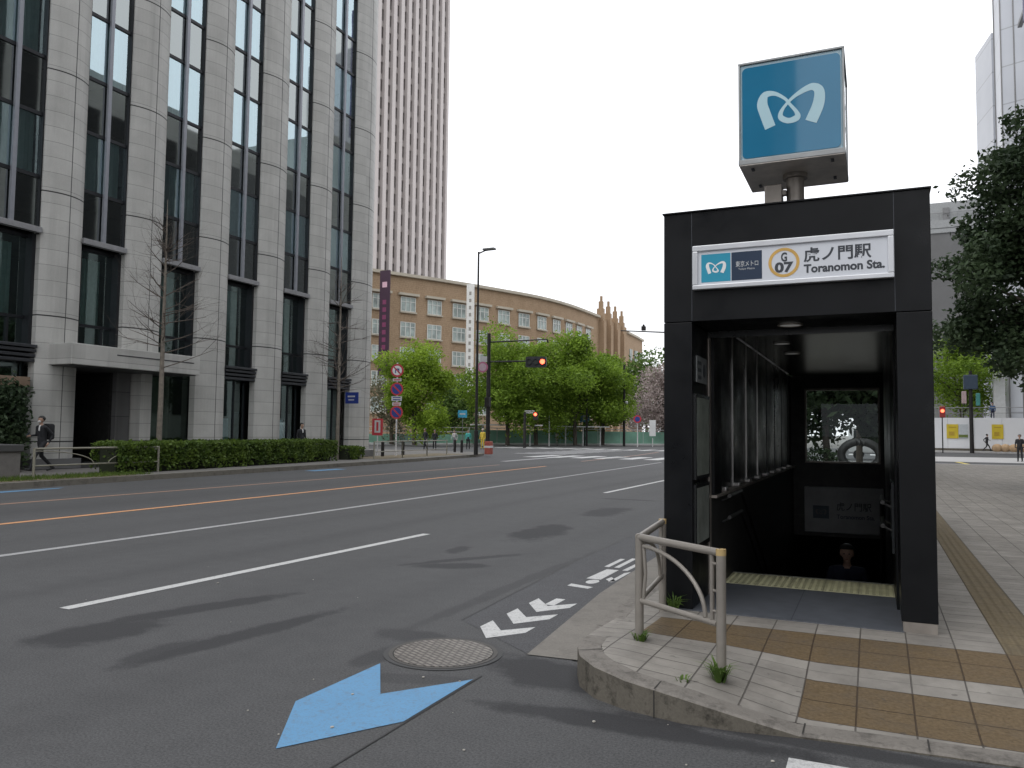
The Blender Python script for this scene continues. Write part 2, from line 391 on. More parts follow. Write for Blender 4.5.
def text_mesh(name, body, size, T, mats, parent, depth=.002, bold=0, align='LEFT', fitw=None, spacing=1):
    cu = bpy.data.curves.new(name, 'FONT'); cu.body = body; cu.size = size; cu.offset = bold; cu.align_x = align; cu.space_character = spacing
    cu.resolution_u = 4
    o = bpy.data.objects.new(name, cu); col.objects.link(o); bpy.context.view_layer.update()
    me = bpy.data.meshes.new_from_object(o.evaluated_get(bpy.context.evaluated_depsgraph_get()))
    bpy.data.objects.remove(o); bpy.data.curves.remove(cu)
    xs = [v.co.x for v in me.vertices]; k = 1
    x0 = min(xs) if xs else 0
    if fitw and xs: k = fitw / (max(xs) - x0)
    mb = MB(); mb.add([T((v.co.x - (x0 if fitw else 0))*k, v.co.y, depth) for v in me.vertices], [tuple(p.vertices) for p in me.polygons])
    bpy.data.meshes.remove(me)
    return mb.build(name, mats, parent, fixn=False)

# ---------------------------------------------------------------- world, light, camera
w = bpy.data.worlds.new('World'); scene.world = w; w.use_nodes = True
t = w.node_tree; bg = t.nodes['Background']
sky = N(t, 'ShaderNodeTexSky'); sky.sky_type = 'NISHITA'; sky.sun_disc = False
SUN_EL, SUN_ROT = R(52), R(200)
sky.sun_elevation = SUN_EL; sky.sun_rotation = SUN_ROT; sky.air_density = 1.5; sky.dust_density = 4
hs = N(t, 'ShaderNodeHueSaturation'); hs.inputs['Saturation'].default_value = .12; L(t, sky, 0, hs, 'Color')
tc = N(t, 'ShaderNodeTexCoord'); sp = N(t, 'ShaderNodeSeparateXYZ'); L(t, tc, 'Generated', sp, 0)
cl = ramp(t, sp.outputs[2], 0, .9, (13.5, 13.7, 14.2), (20., 20.4, 21.5))
wn = noise(t, 2.2, 4, tc.outputs['Generated'])
cl = mixc(t, .12, cl, ramp(t, wn, .35, .7, (10, 10.2, 10.6), (22, 22.4, 23)))
t.links.new(mixc(t, .85, hs.outputs[0], cl), bg.inputs['Color']); bg.inputs['Strength'].default_value = .1
sl = bpy.data.lights.new('sun', 'SUN'); sl.energy = .5; sl.angle = R(25); sl.color = (1, .96, .9)
so = bpy.data.objects.new('sun', sl); col.objects.link(so)
sd = Vector((math.sin(SUN_ROT)*math.cos(SUN_EL), math.cos(SUN_ROT)*math.cos(SUN_EL), math.sin(SUN_EL)))
so.rotation_euler = sd.to_track_quat('Z', 'Y').to_euler()
cam = bpy.data.cameras.new('camera'); co = bpy.data.objects.new('camera', cam); col.objects.link(co); scene.camera = co
cam.sensor_width = 36; cam.lens = 796/1024*36; cam.clip_end = 6000; cam.clip_start = .05
p_, yaw, roll = math.atan(48/796), R(24.508), .0112
fw = Vector((0, math.cos(p_), math.sin(p_))); r_ = Vector((1,0,0)); u_ = r_.cross(fw)
r2 = r_*math.cos(roll) + u_*math.sin(roll); u2 = u_*math.cos(roll) - r_*math.sin(roll)
Z = Matrix.Rotation(yaw, 3, 'Z'); r2, u2, fw = Z@r2, Z@u2, Z@fw
co.matrix_world = Matrix(((r2.x,u2.x,-fw.x,0),(r2.y,u2.y,-fw.y,0),(r2.z,u2.z,-fw.z,1.55),(0,0,0,1)))
vs = scene.view_settings; vs.view_transform = 'Standard'; vs.look = 'None'; vs.exposure = .1; vs.gamma = 1
scene.render.engine = 'CYCLES'
scene.cycles.max_bounces = 6; scene.cycles.transparent_max_bounces = 12

# ---------------------------------------------------------------- ground, road, pavements
HX0, HX1, HY0, HY1 = -1.33, .14, 8.42, 14.98
def holed(mb, x0, x1, y0, y1, z, m=0):
    for a in ((x0, HX0, y0, y1), (HX1, x1, y0, y1), (HX0, HX1, y0, HY0), (HX0, HX1, HY1, y1)):
        mb.quad((a[0],a[2],z),(a[1],a[2],z),(a[1],a[3],z),(a[0],a[3],z), m=m)
g = MB(); holed(g, -3000, 3000, -1500, 4500, -.012)
struct(g.build('ground', C_PAVE_FAR))
rd = MB()
def rect(mb, x0, x1, y0, y1, z, m=0): mb.quad((x0,y0,z),(x1,y0,z),(x1,y1,z),(x0,y1,z), m=m)
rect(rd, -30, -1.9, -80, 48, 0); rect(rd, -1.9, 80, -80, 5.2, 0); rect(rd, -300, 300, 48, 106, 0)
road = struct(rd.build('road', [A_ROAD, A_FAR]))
def decal(name, polys, m, z=.004, label=None):
    mb = MB()
    for q in polys: mb.quad(*[(x, y, z) for x, y in q])
    o = mb.build(name, m, road, fixn=False)
    if label: o['label'] = label
    return o
def line(pts, w):
    q = []
    for (a, b) in zip(pts, pts[1:]):
        h = w/2; q.append([(a[0]-h,a[1]),(a[0]+h,a[1]),(b[0]+h,b[1]),(b[0]-h,b[1])])
    return q
decal('lane_line', line([(-6.32,4.7),(-6.17,10.5)], .125), P_WHITE)
decal('lane_line', line([(-6.39,19.9),(-6.38,26.4)], .13), P_WHITE)
decal('lane_line', line([(-6.4,32),(-6.4,38)], .13), P_WHITE)
decal('lane_line', line([(-9.55,-20),(-9.54,11.7),(-9.75,20),(-10.5,42.5)], .14), P_OLDWHITE)
decal('centre_line', line([(-12.6,-20),(-12.62,8.2),(-12.85,15.7),(-13.3,25),(-13.75,34)], .15), P_ORANGE)
decal('centre_line', line([(-15.83,-20),(-15.84,19.4),(-16.1,34)], .14), P_OLDORANGE)
decal('stop_line', [[(-6.3,19.9-.2),(-3.1,19.9-.2),(-3.1,20.15-.2),(-6.3,20.15-.2)]] and line([(-3.35,17.6),(-3.3,20.2)], .14), P_OLDWHITE)
decal('cycle_arrow', [[(-3.02,4.56),(-2.67,4.04),(-2.67,3.14),(-3.03,3.72)],[(-2.67,4.04),(-2.31,4.53),(-2.31,3.72),(-2.67,3.14)]], P_BLUE)
decal('cycle_arrow', [[(-18.9,11.2),(-18.5,11.2),(-18.7,13.6),(-18.9,13.9)]], P_BLUE)
decal('cycle_arrow', [[(-19.6,24.2),(-19.1,24.2),(-19.1,26.2),(-19.6,26.2)]], P_BLUE)
decal('smooth_lane_strip', [[(-3.12,5.9),(-2.24,5.22),(-2.5,9),(-2.62,14),(-2.62,47),(-3.5,47),(-3.42,14),(-3.3,9)]], A_LANE, .0025)
for y0 in (5.44, 5.94, 6.42):
    q = [[(-2.88,y0+.32),(-2.68,y0+.02),(-2.68,y0+.28),(-2.88,y0+.55)],[(-2.68,y0+.02),(-2.48,y0+.30),(-2.48,y0+.50),(-2.68,y0+.28)]]
    if y0 > 6.4: q.append([(-2.73,y0+.33),(-2.64,y0+.33),(-2.64,y0+.62),(-2.73,y0+.62)])
    decal('cycle_chevron', q, P_WHITE)
decal('tar_seam', [[(-2.302,4.62),(-2.29,4.62),(-2.29,2.2),(-2.302,2.2)],[(-3.12,5.9),(-3.105,5.9),(-3.29,9),(-3.305,9)],[(-3.29,9),(-3.305,9),(-3.435,14),(-3.42,14)],[(-3.42,14),(-3.435,14),(-3.515,47),(-3.5,47)]], mat('tar_line', (.028,.028,.028), .7), .0045)
cyc = [[(-2.70+.065*math.cos(a), 8.0+.12*math.sin(a)) for a in [k*math.pi/6 for k in range(12)]],[(-2.86,7.68),(-2.62,7.62),(-2.6,7.72),(-2.86,7.8)],[(-2.62,8.2),(-2.52,8.05),(-2.5,8.15),(-2.6,8.35)],
       [(-2.82,8.15),(-2.66,8.15),(-2.66,8.8),(-2.8,8.8)],
       [(-2.88,8.95),(-2.82,8.95),(-2.82,9.6),(-2.88,9.6)],[(-2.76,8.95),(-2.7,8.95),(-2.7,9.7),(-2.76,9.7)],[(-2.62,8.8),(-2.56,8.8),(-2.54,9.5),(-2.6,9.5)],
       [(-2.55,8.05),(-2.5,8.15),(-2.5,8.75),(-2.55,8.65)]]
decal('cyclist_symbol', cyc, P_WHITE)
decal('crosswalk_stripe', [[(-.40,4.13),(-.06,4.13),(-.05,1.5),(-.40,1.5)]], P_WHITE)
for k in range(12):
    x = -20.2 + k*1.55
    decal('crosswalk_stripe', [[(x,46),(x+.9,46),(x+.9,51),(x,51)]], P_WHITE)
for k in range(10):
    y = 53 + k*1.9
    decal('crosswalk_stripe', [[(-24,y),(-20,y),(-20,y+.9),(-24,y+.9)]], P_OLDWHITE)
for k in range(22):
    x = -34 + k*1.6
    decal('crosswalk_stripe', [[(x,70),(x+.8,70),(x+.8,75),(x,75)]], P_WHITE)
decal('pale_road_band', [[(1.5,57),(8.6,57),(13,63),(17,72),(1.5,70)]], C_WALK)
decal('centre_line', line([(-14.5,41),(-15.3,55),(-16.5,66)], .16), P_OLDORANGE)
decal('lane_line', line([(-17.8,38),(-18.2,46)], .4), P_OLDWHITE)

# near pavement ---------------------------------------------------
KERB = [(-1.98,47.4,.15),(-1.98,20,.15),(-1.98,9,.15),(-1.92,6.2,.15),(-1.86,5.6,.16),(-1.81,5.2,.175),(-1.76,4.92,.19),(-1.67,4.71,.195),(-1.52,4.54,.19),(-1.3,4.43,.17),(-.97,4.36,.14),(-.67,4.37,.085),(-.38,4.42,.022),(.3,4.47,.02),(3,4.6,.02),(60,4.6,.02)]
def offset(pl, d):
    out = []
    for i, p in enumerate(pl):
        a = Vector(pl[max(0,i-1)][:2]); b = Vector(pl[min(len(pl)-1,i+1)][:2]); t_ = (b-a).normalized()
        out.append((p[0]-t_.y*d, p[1]+t_.x*d, p[2]))
    return out
INNER = offset(KERB, .15)
def interp(x, xs, ys):
    if x <= xs[0]: return ys[0]
    for i in range(len(xs)-1):
        if x <= xs[i+1]: return ys[i] + (ys[i+1]-ys[i])*(x-xs[i])/(xs[i+1]-xs[i])
    return ys[-1]
fr = [p for p in INNER if p[1] < 5.6 and p[0] < 70]
fx = [p[0] for p in fr]; fy = [p[1] for p in fr]; fz = [p[2] for p in fr]
def yin(x): return interp(x, fx, fy)
def zf(x): return interp(x, fx, fz)
def zs(x, y):
    k = max(0, min(1, (y-yin(x))/(6.2-yin(x)))); k = k*k*(3-2*k)
    return zf(x) + (.15-zf(x))*k
sw = MB()
X = [-1.80,-1.75,-1.70,-1.66,-1.62,-1.58,-1.53] + [-1.45+.1*i for i in range(46)] + [4,6,10,20,60]
NY = 14
vs_ = []
for x in X:
    for j in range(NY+1):
        y = yin(x) + (6.2-yin(x))*j/NY; vs_.append((x, y, zs(x, y)))
sw.add(vs_, [(i*(NY+1)+j, (i+1)*(NY+1)+j, (i+1)*(NY+1)+j+1, i*(NY+1)+j+1) for i in range(len(X)-1) for j in range(NY)])
holed(sw, -1.8, 60, 6.2, 47.4, .15); sw.quad((-1.84,9,.1505),(-1.8,9,.1505),(-1.8,47.4,.1505),(-1.84,47.4,.1505)); sw.quad((-1.79,6.2,.1495),(-1.78,9,.1495),(-1.84,9,.1495))
walk = struct(sw.build('near_pavement', PAVE, smooth=False, fixn=False))
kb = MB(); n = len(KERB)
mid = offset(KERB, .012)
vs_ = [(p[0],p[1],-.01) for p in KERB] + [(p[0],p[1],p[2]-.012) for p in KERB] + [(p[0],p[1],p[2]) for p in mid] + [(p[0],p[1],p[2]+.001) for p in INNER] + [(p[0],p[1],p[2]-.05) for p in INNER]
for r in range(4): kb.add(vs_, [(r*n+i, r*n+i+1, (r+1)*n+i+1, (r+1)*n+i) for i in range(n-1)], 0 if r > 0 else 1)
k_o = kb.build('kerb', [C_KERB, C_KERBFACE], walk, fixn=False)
# joints between the kerb stones
kj = MB()
for (x, y, z, dx, dy) in ((-1.12,4.385,.153,.0,1),(-.36,4.43,.022,.0,1),(.22,4.47,.021,0,1),(.80,4.49,.021,0,1),(-1.85,5.6,.158,1,0),(-1.70,4.79,.193,.8,.6)):
    d = Vector((dx,dy)).normalized(); nn = Vector((-d.y,d.x))*.004; a = Vector((x,y)) - d*.01; b = a + d*.165
    kj.quad((a.x-nn.x,a.y-nn.y,z+.004),(a.x+nn.x,a.y+nn.y,z+.004),(b.x+nn.x,b.y+nn.y,z+.004),(b.x-nn.x,b.y-nn.y,z+.004))
kj.quad((-1.124,4.372,.0),(-1.116,4.372,.0),(-1.116,4.368,.15),(-1.124,4.368,.15))
kj.build('kerb_joint', mat('joint_dark', (.03,.028,.025), .9), k_o, fixn=False)
gt = MB(); gt.quad((-2.23,5.19,.006),(-1.80,5.22,.006),(-1.91,6.2,.008),(-1.975,9,.01),(-2.5,9,.006),(-2.44,7.45,.006))
gt.quad((-2.5,9,.006),(-1.975,9,.01),(-1.975,47.4,.01),(-2.62,47.4,.006),(-2.62,14,.006))
gt.build('gutter', C_GUTTER, walk, fixn=False)
gs = MB(); gs.quad(*[(-2.03+(.16+.015*math.sin(k*.9))*math.cos(k*math.pi/14)*.75, 5.05+(.24+.02*math.sin(k*.7))*math.sin(k*math.pi/14), .0075) for k in range(28)])
None and gs.build('mortar_patch', concrete('pale_mortar', (.215,.205,.195), .3, 9), walk, fixn=False)
# pale far crossing pavement on the right (traffic island)
isl = MB(); isl.box(3.2, 14, 50.5, 52, 0, .10)

# left pavement ----------------------------------------------------
LK = [(-19.2,-40),(-19.2,9),(-19.42,12.6),(-19.71,17.3),(-20.1,23),(-20.65,30),(-21.4,37),(-22.2,43.5),(-23.2,46.6),(-25.5,49),(-30,50.5),(-60,52)]
lp = MB()
for a, b in zip(LK, LK[1:]): lp.quad((a[0]-.16,a[1],.15),(a[0]-.16 if False else a[0]-.16,a[1],.15),(b[0]-.16,b[1],.15),(-90,max(b[1],a[1]) if b[1] <= 43.5 else 60 if False else b[1],.15),(-90,a[1],.15))
lw_ = struct(lp.build('far_pavement', C_PAVE_FAR, fixn=False))
lk = MB(); n = len(LK); ins = [(x-.16, y-(.1 if y > 44 else 0)) for x, y in LK]
vs_ = [(x,y,-.01) for x,y in LK]+[(x,y,.155) for x,y in LK]+[(x,y,.155) for x,y in ins]
for r in range(2): lk.add(vs_, [(r*n+i, r*n+i+1, (r+1)*n+i+1, (r+1)*n+i) for i in range(n-1)], 0)
lk.build('kerb', concrete('left_kerb', (.21,.195,.165), .6, 1.2), lw_, fixn=False)
gb = MB(); gb.quad((-19.62,6,.156),(-19.9,17,.156),(-21.4,17,.156),(-21.0,6,.156)); gb.quad((-22.0,33,.156),(-22.9,44,.156),(-25.3,44,.156),(-24.9,33,.156))
gb.build('planting_strip', SOIL, lw_, fixn=False)
# pavement across the junction, carrying the green fence
fp = MB(); fp.box(-320,-52,73,300,0,.15); fp.add([(-52,73,.15),(-44,76.5,.15),(-24,103,.15),(-24,300,.15),(-52,300,.15),(-52,73,0),(-44,76.5,0),(-24,103,0)],[(0,1,2,3,4),(0,5,6,1),(1,6,7,2)])
fp.box(2,300,90.2,400,0,.15)
struct(fp.build('opposite_pavement', C_WALK, fixn=False))
print('stage ground')
# ---------------------------------------------------------------- station entrance
ent = thing('subway_entrance', 'black panelled subway entrance shelter with open front and stairs going down', 'subway entrance', (-.59, 6.45, .15))
b = MB(); b.bbox(-1.57,-1.34,6.45,7.2,.152,2.458, b=.004); b.build('pier', BLACK, ent)
b = MB(); b.bbox(.155,.39,6.45,7.2,.225,2.458, b=.004); b.build('pier', BLACK, ent)
b = MB(); b.box(.165,.385,6.452,7.19,.151,.224); b.build('pier_base', STEELDULL, ent)
b = MB(); b.bbox(-1.57,.39,6.45,7.2,2.463,3.36, b=.004); fas = b.build('fascia', BLACK, ent)
b = MB(); b.box(.148,.152,6.4485,6.4495,2.47,3.355); b.box(-1.342,-1.338,6.4485,6.4495,2.47,3.355); b.build('seam', INK, fas)
b = MB(); b.box(-1.58,.40,6.435,7.22,3.361,3.372); b.box(-1.5,.33,7.21,15.2,2.66,3.3)
b.build('roof', BLACK, ent)
b = MB(); b.box(-1.33,.14,7.205,14.99,2.6,2.655); b.box(-1.335,.15,7.08,7.16,2.40,2.455); ce = b.build('ceiling', BLACKGLOSS, ent)
for (x, y, z) in ((-.62,6.85,2.458),(-.62,7.9,2.598),(-.95,8.4,2.598),(-.95,9.5,2.598),(-.95,10.7,2.598)):
    q = MB(); q.disc((0,0), .085, lambda u, w_, d: (x+u, y+w_, z-.002-d), .006, seg=20); q.disc((0,0), .1, lambda u, w_, d: (x+u, y+w_, z-.001-d), .012, 1, 20, .086)
    q.build('ceiling_light', [LAMPSOFT, STEELDULL], ent)
# left side: dark tiled dado with vertical dark panels standing apart above it
b = MB(); b.box(-1.5,-1.33,7.205,14.99,.15,.985); b.build('side_wall', BLACKTILE, ent)
b = MB(); b.box(-1.5,-1.28,7.21,14.98,.986,1.01); b.build('sill', STEELDULL, ent)
y = 7.68
b = MB(); b.box(-1.5,-1.3,7.205,7.56,1.012,2.598); b.build('side_panel', BLACK, ent)
while y < 14.8:
    y1 = min(y+.86, 14.98)
    b = MB(); b.bbox(-1.45,-1.36,y,y1,1.012,2.598, b=.003); b.build('side_panel', BLACK, ent)
    if y1 < 10.7:
        b = MB(); b.box(-1.36,-1.345,y1-.01,y1+.012,1.012,2.598); b.build('window_bar', STEEL, ent)
    y += .96
for k in range(9):
    yy = 7.75+k*.8
    b = MB(); b.bbox(-1.36,-1.29,yy,yy+.12,1.012,1.05, b=.008); b.build('sill_bracket', STEEL, ent)
b = MB(); b.box(-1.339,-1.327,7.12,7.2,.16,2.455); b.build('door_track', STEELDULL, ent)
b = MB(); b.box(.141,.34,7.205,14.99,.15,2.598); b.build('side_wall', BLACK, ent)
b = MB(); b.box(.12,.14,7.6,8.3,.55,1.15); b.build('wall_panel', G_DARK, ent)
# back wall with a window
b = MB(); Y0, Y1 = 15.0, 15.15
b.box(-1.5,-1.13,Y0,Y1,-.2,2.6); b.box(.08,.34,Y0,Y1,-.2,2.6); b.box(-1.13,.08,Y0,Y1,-.2,1.07); b.box(-1.13,.08,Y0,Y1,2.38,2.6)
b.build('back_wall', BLACKTILE, ent)
b = MB(); b.box(-1.128,.078,Y0-.01,Y0+.05,1.072,1.10); b.box(-1.128,.078,Y0-.01,Y0+.05,2.34,2.378); b.box(-1.128,-1.10,Y0-.01,Y0+.05,1.101,2.339); b.box(.05,.078,Y0-.01,Y0+.05,1.101,2.339)
wf = b.build('window', STEELDULL, ent)
b = MB(); b.quad((-1.1,Y0+.03,1.1),(.05,Y0+.03,1.1),(.05,Y0+.03,2.34),(-1.1,Y0+.03,2.34)); b.build('pane', G_CLEAR, wf)
# stairwell
b = MB()
b.quad((-1.33,8.42,.149),(-1.33,21,.149),(-1.33,21,-5),(-1.33,8.42,-5)); b.quad((.14,8.42,.149),(.14,21,.149),(.14,21,-5),(.14,8.42,-5)); b.quad((-1.33,21,.1),(.14,21,.1),(.14,21,-5),(-1.33,21,-5))
b.quad((-1.33,15.16,-.2),(.14,15.16,-.2),(.14,21,-2.6),(-1.33,21,-2.6)); b.quad((-1.33,15.0,-.2),(.14,15.0,-.2),(.14,15.16,-.2),(-1.33,15.16,-.2))
b.quad((-1.33,15,-4.3),(.14,15,-4.3),(.14,21,-4.3),(-1.33,21,-4.3))
b.build('stairwell_wall', BLACKTILE, ent, fixn=False)
b = MB(); z, y = .149, 8.42
b.quad((-1.33,8.42,.149),(.14,8.42,.149),(.14,8.42,z-.16),(-1.33,8.42,z-.16))
for k in range(26):
    z -= .16; b.quad((-1.33,y,z),(.14,y,z),(.14,y+.3,z),(-1.33,y+.3,z)); b.quad((-1.33,y+.3,z),(.14,y+.3,z),(.14,y+.3,z-.16),(-1.33,y+.3,z-.16)); y += .3
b.build('stairs', mat('stair_stone', (.06,.06,.06), .7), ent, fixn=False)
b = MB(); b.box(-1.52,.17,6.43,7.74,.1505,.158); b.box(-.6,-.594,6.43,7.74,.1585,.1588,1); b.build('threshold', [mat('threshold_granite', (.085,.092,.105), .45, 0, .15, 7), INK], ent)
b = MB()
for k in range(5):
    x0 = -1.33+k*.294; b.bbox(x0+.002,x0+.292,7.76,8.06,.1505,.1585, b=.002); b.bbox(x0+.002,x0+.292,8.065,8.36,.1505,.1585, b=.002)
    for i in range(5):
        for j in range(10): b.box(x0+.03+i*.055, x0+.055+i*.055, 7.785+j*.056, 7.81+j*.056, .1586, .163)
b.build('tactile_strip', mat('pale_yellow_tactile', (.44,.43,.27), .7, 0, .12, 8, dirt=.3), ent)
b = MB(); b.box(-1.33,.14,8.37,8.42,.1505,.160); b.build('step_nosing', STEEL, ent)
for x in (-1.24, .05):
    for dz in (0, -.2):
        b = MB(); zz = .98+dz; b.tube([(x,7.62,zz-.0),(x,8.35,zz),(x,14.9,zz-.533*6.5)], .019, 8)
        for yy in (7.7, 8.3): b.tube([(x,yy,zz-.01),(x+(-.08 if x<0 else .08),yy,zz-.05)], .01, 6)
        b.build('handrail', mat('dark_steel_rail', (.07,.07,.07), .35, .7) if 'dark_steel_rail' not in bpy.data.materials else bpy.data.materials['dark_steel_rail'], ent, smooth=True)
# framed notices on the inner face of the left pier
tt = thing('notice_board', 'tall framed greenish notice board on the inner face of the left black pier', 'notice board', (-1.335, 6.7, .9))
b = MB(); b.box(-1.339,-1.318,6.5,7.08,1.18,1.88); b.build('frame', BLACKGLOSS, tt)
b = MB(); b.box(-1.3175,-1.316,6.54,7.04,1.21,1.85); b.build('poster', mat('green_grey_paper', (.17,.19,.165), .6, 0, .3, 6), tt)
tt = thing('notice_board', 'low framed greenish notice panel under the tall notice board', 'notice board', (-1.335, 6.7, .6))
b = MB(); b.box(-1.339,-1.32,6.5,7.08,.62,1.14); b.build('frame', BLACKGLOSS, tt)
b = MB(); b.box(-1.3195,-1.318,6.54,7.04,.66,1.11); b.build('poster', mat('grey_paper', (.18,.195,.175), .6, 0, .3, 6), tt)
tt = thing('small_notice', 'small pale square sticker notice high on the inner face of the left pier', 'notice', (-1.335, 6.7, 2))
b = MB(); b.box(-1.339,-1.33,6.6,7.02,1.98,2.2); b.build('plate', mat('pale_paper', (.16,.17,.17), .6), tt)
b = MB()
for k in range(3): b.box(-1.3295,-1.329,6.64,6.78,2.01+k*.06,2.04+k*.06)
b.sph((-1.329,6.9,2.09),(.002,.06,.06)); b.build('printing', INK, tt)

# rounded M-like ribbon emblem -----------------------------------
def catmull(P, k=8):
    out = []
    for i in range(len(P)-1):
        p0, p1, p2, p3 = P[max(0,i-1)], P[i], P[i+1], P[min(len(P)-1,i+2)]
        for j in range(k):
            t_ = j/k; out.append(tuple(.5*((2*b_)+(c_-a_)*t_+(2*a_-5*b_+4*c_-d_)*t_*t_+(3*b_-a_-3*c_+d_)*t_**3) for a_,b_,c_,d_ in zip(p0,p1,p2,p3)))
    return out + [P[-1]]
LG = [(320,392,50),(296,330,50),(284,288,48),(298,250,34),(340,243,20),(385,263,14),(412,292,14),(440,325,18),(441,348,30),(405,362,26),(372,351,26),(368,330,20),(386,299,14),(425,259,16),(475,226,26),(515,212,34),(541,232,44),(536,290,52),(503,366,54)]
def norm(x, y):
    u = (x-190)/443; return u, (y-(135-75*u))/(395+23*u)
def emblem(mb, T, d0=.001, m=0):
    # T(u, v, d): u right 0..1, v down 0..1 over the blue square
    P = catmull([(*norm(x, y), wd/443) for x, y, wd in LG]); n = len(P); vs = []
    for i, (u, v, wd) in enumerate(P):
        a = P[max(0,i-1)]; c = P[min(n-1,i+1)]; d = Vector((c[0]-a[0], c[1]-a[1])).normalized(); q = Vector((-d.y, d.x))*wd/2
        dd = d0 + .0012*i/n; vs += [T(u+q.x, v+q.y, dd), T(u-q.x, v-q.y, dd)]
    mb.add(vs, [(2*i,2*i+1,2*i+3,2*i+2) for i in range(n-1)], m)
def rrect(x0, x1, y0, y1, r, k=6):
    q = []
    for cx, cy, a in ((x1-r,y1-r,0),(x0+r,y1-r,90),(x0+r,y0+r,180),(x1-r,y0+r,270)):
        q += [(cx+r*math.cos(R(a+90*i/k)), cy+r*math.sin(R(a+90*i/k))) for i in range(k+1)]
    return q
# roof cube sign
cs = thing('roof_sign', 'blue cube sign with a white ribbon emblem on a short pole above the black entrance', 'sign', (-.59,7.1,3.37))
CX0,CX1,CY0,CY1,CZ0,CZ1 = -1.0,-.18,6.7,7.5,3.80,4.65
b = MB(); b.bbox(CX0+.012,CX1-.012,CY0+.012,CY1-.012,CZ0+.01,CZ1-.01, b=.01); b.build('box', BLUEEDGE, cs)
b = MB()
for z0, z1 in ((CZ0-.012,CZ0+.03),(CZ1-.012,CZ1+.006)): b.bbox(CX0-.002,CX1+.002,CY0-.002,CY1+.002,z0,z1, b=.003)
for x in (CX0, CX1-.014):
    for y in (CY0, CY1-.014): b.box(x,x+.014,y,y+.014,CZ0+.031,CZ1-.013)
b.build('metal_frame', mat('grey_sign_edge', (.30,.31,.31), .45, .4, dirt=.3), cs)
b = MB(); b.box(CX0+.004,CX1-.004,CY0+.004,CY1-.004,CZ0-.019,CZ0-.0125)
for x in (CX0+.1, CX1-.1):
    for y in (CY0+.12, CY1-.2): b.box(x-.012,x+.012,y-.03,y+.03,CZ0-.03,CZ0-.0195,1)
b.build('bottom_plate', [mat('weathered_steel_plate', (.80,.74,.67), .4, .0, .25, 4, dirt=.5), INK], cs)
cw, ch = CX1-CX0, CZ1-CZ0
faces = {'f': lambda u,v,d: (CX0+.03+u*(cw-.06), CY0+.009-d, CZ1-.04-v*(ch-.08)), 'r': lambda u,v,d: (CX1-.009+d, CY0+.03+u*(CY1-CY0-.06), CZ1-.04-v*(ch-.08)),
         'l': lambda u,v,d: (CX0+.009-d, CY1-.03-u*(CY1-CY0-.06), CZ1-.04-v*(ch-.08)), 'b': lambda u,v,d: (CX1-.03-u*(cw-.06), CY1-.009+d, CZ1-.04-v*(ch-.08))}
for k_, T in faces.items():
    b = MB(); b.prism(rrect(.0,1,.0,1,.05), lambda u,v,d: T(u,v,d), .002); pf = b.build('face_panel', BLUEFACE, cs)
    b = MB(); emblem(b, T, .003); b.build('emblem', LOGOW, pf, fixn=False)
b = MB(); b.tube([(-.59,7.1,3.372),(-.59,7.1,3.78)], .072, 20); b.tube([(-.59,7.1,3.372),(-.59,7.1,3.40)], .12, 20); b.tube([(-.59,7.1,3.74),(-.59,7.1,3.782)], .1, 20)
b.build('pole', STEELDULL, cs, smooth=True)
b = MB(); b.bbox(-.83,-.69,6.98,7.14,3.47,3.68, b=.008); b.box(-.69,-.66,7.04,7.1,3.5,3.54); b.box(-.69,-.66,7.04,7.1,3.6,3.64); b.build('junction_box', STEELDULL, cs)
bt = thing('roof_bracket', 'small pale metal bracket lying on the roof edge right of the sign pole', 'bracket', (-.2,6.6,3.373))
b = MB(); b.tube([(-.27,6.6,3.38),(-.2,6.6,3.41),(-.1,6.6,3.385)], .01, 6); b.build('strap', STEEL, bt)
# name board on the fascia
nb = thing('name_sign', 'long white framed station name board with blue emblem and Toranomon Sta. lettering on black fascia', 'station sign', (-.59,6.45,2.71))
F = lambda x, z, d: (x, 6.41-d, z)
b = MB(); 
for a in ((-1.325,.148,2.712,2.748),(-1.325,.148,3.022,3.068),(-1.325,-1.283,2.7485,3.0215),(.106,.148,2.7485,3.0215)): b.bbox(a[0],a[1],6.395,6.449,a[2],a[3], b=.005)
b.build('frame', ALU, nb)
b = MB(); b.box(-1.283,.106,6.411,6.44,2.748,3.022); b.build('face', SIGNFACE, nb)
b = MB(); b.box(-1.255,-1.025,6.4095,6.4105,2.768,2.994); sq = b.build('emblem_square', CYAN, nb)
b = MB(); emblem(b, lambda u,v,d: (-1.255+u*.23, 6.409-d*.5, 2.994-.226*v), .001); b.build('emblem', WHITEP, sq, fixn=False)
b = MB(); b.box(-1.018,-.785,6.4095,6.4105,2.768,2.994); sq = b.build('operator_square', NAVY, nb)
text_mesh('lettering', '東京メトロ', .05, lambda x,y,d: (-.985+x, 6.409, 2.878+y), OFFW, sq, fitw=.172)
text_mesh('lettering', 'Tokyo Metro', .02, lambda x,y,d: (-.965+x, 6.409, 2.85+y), OFFW, sq, fitw=.125)
b = MB(); b.disc((-.622,2.883), .115, F, .001, r_in=.092, seg=40); rg = b.build('number_ring', ORING, nb)
def txt(s, x, z, h, w_, bold=.0, m=INK, y=6.4095): return text_mesh('lettering', s, h, lambda a,b_,d: (x+a, y, z+b_), m, nb, fitw=w_, bold=bold)
txt('G', -.643, 2.893, .095, .045, .0035); txt('07', -.69, 2.81, .105, .138, .0045)
txt('虎ノ門駅', -.478, 2.885, .115, .475, .0028); txt('Toranomon Sta.', -.478, 2.792, .088, .563, .0032)
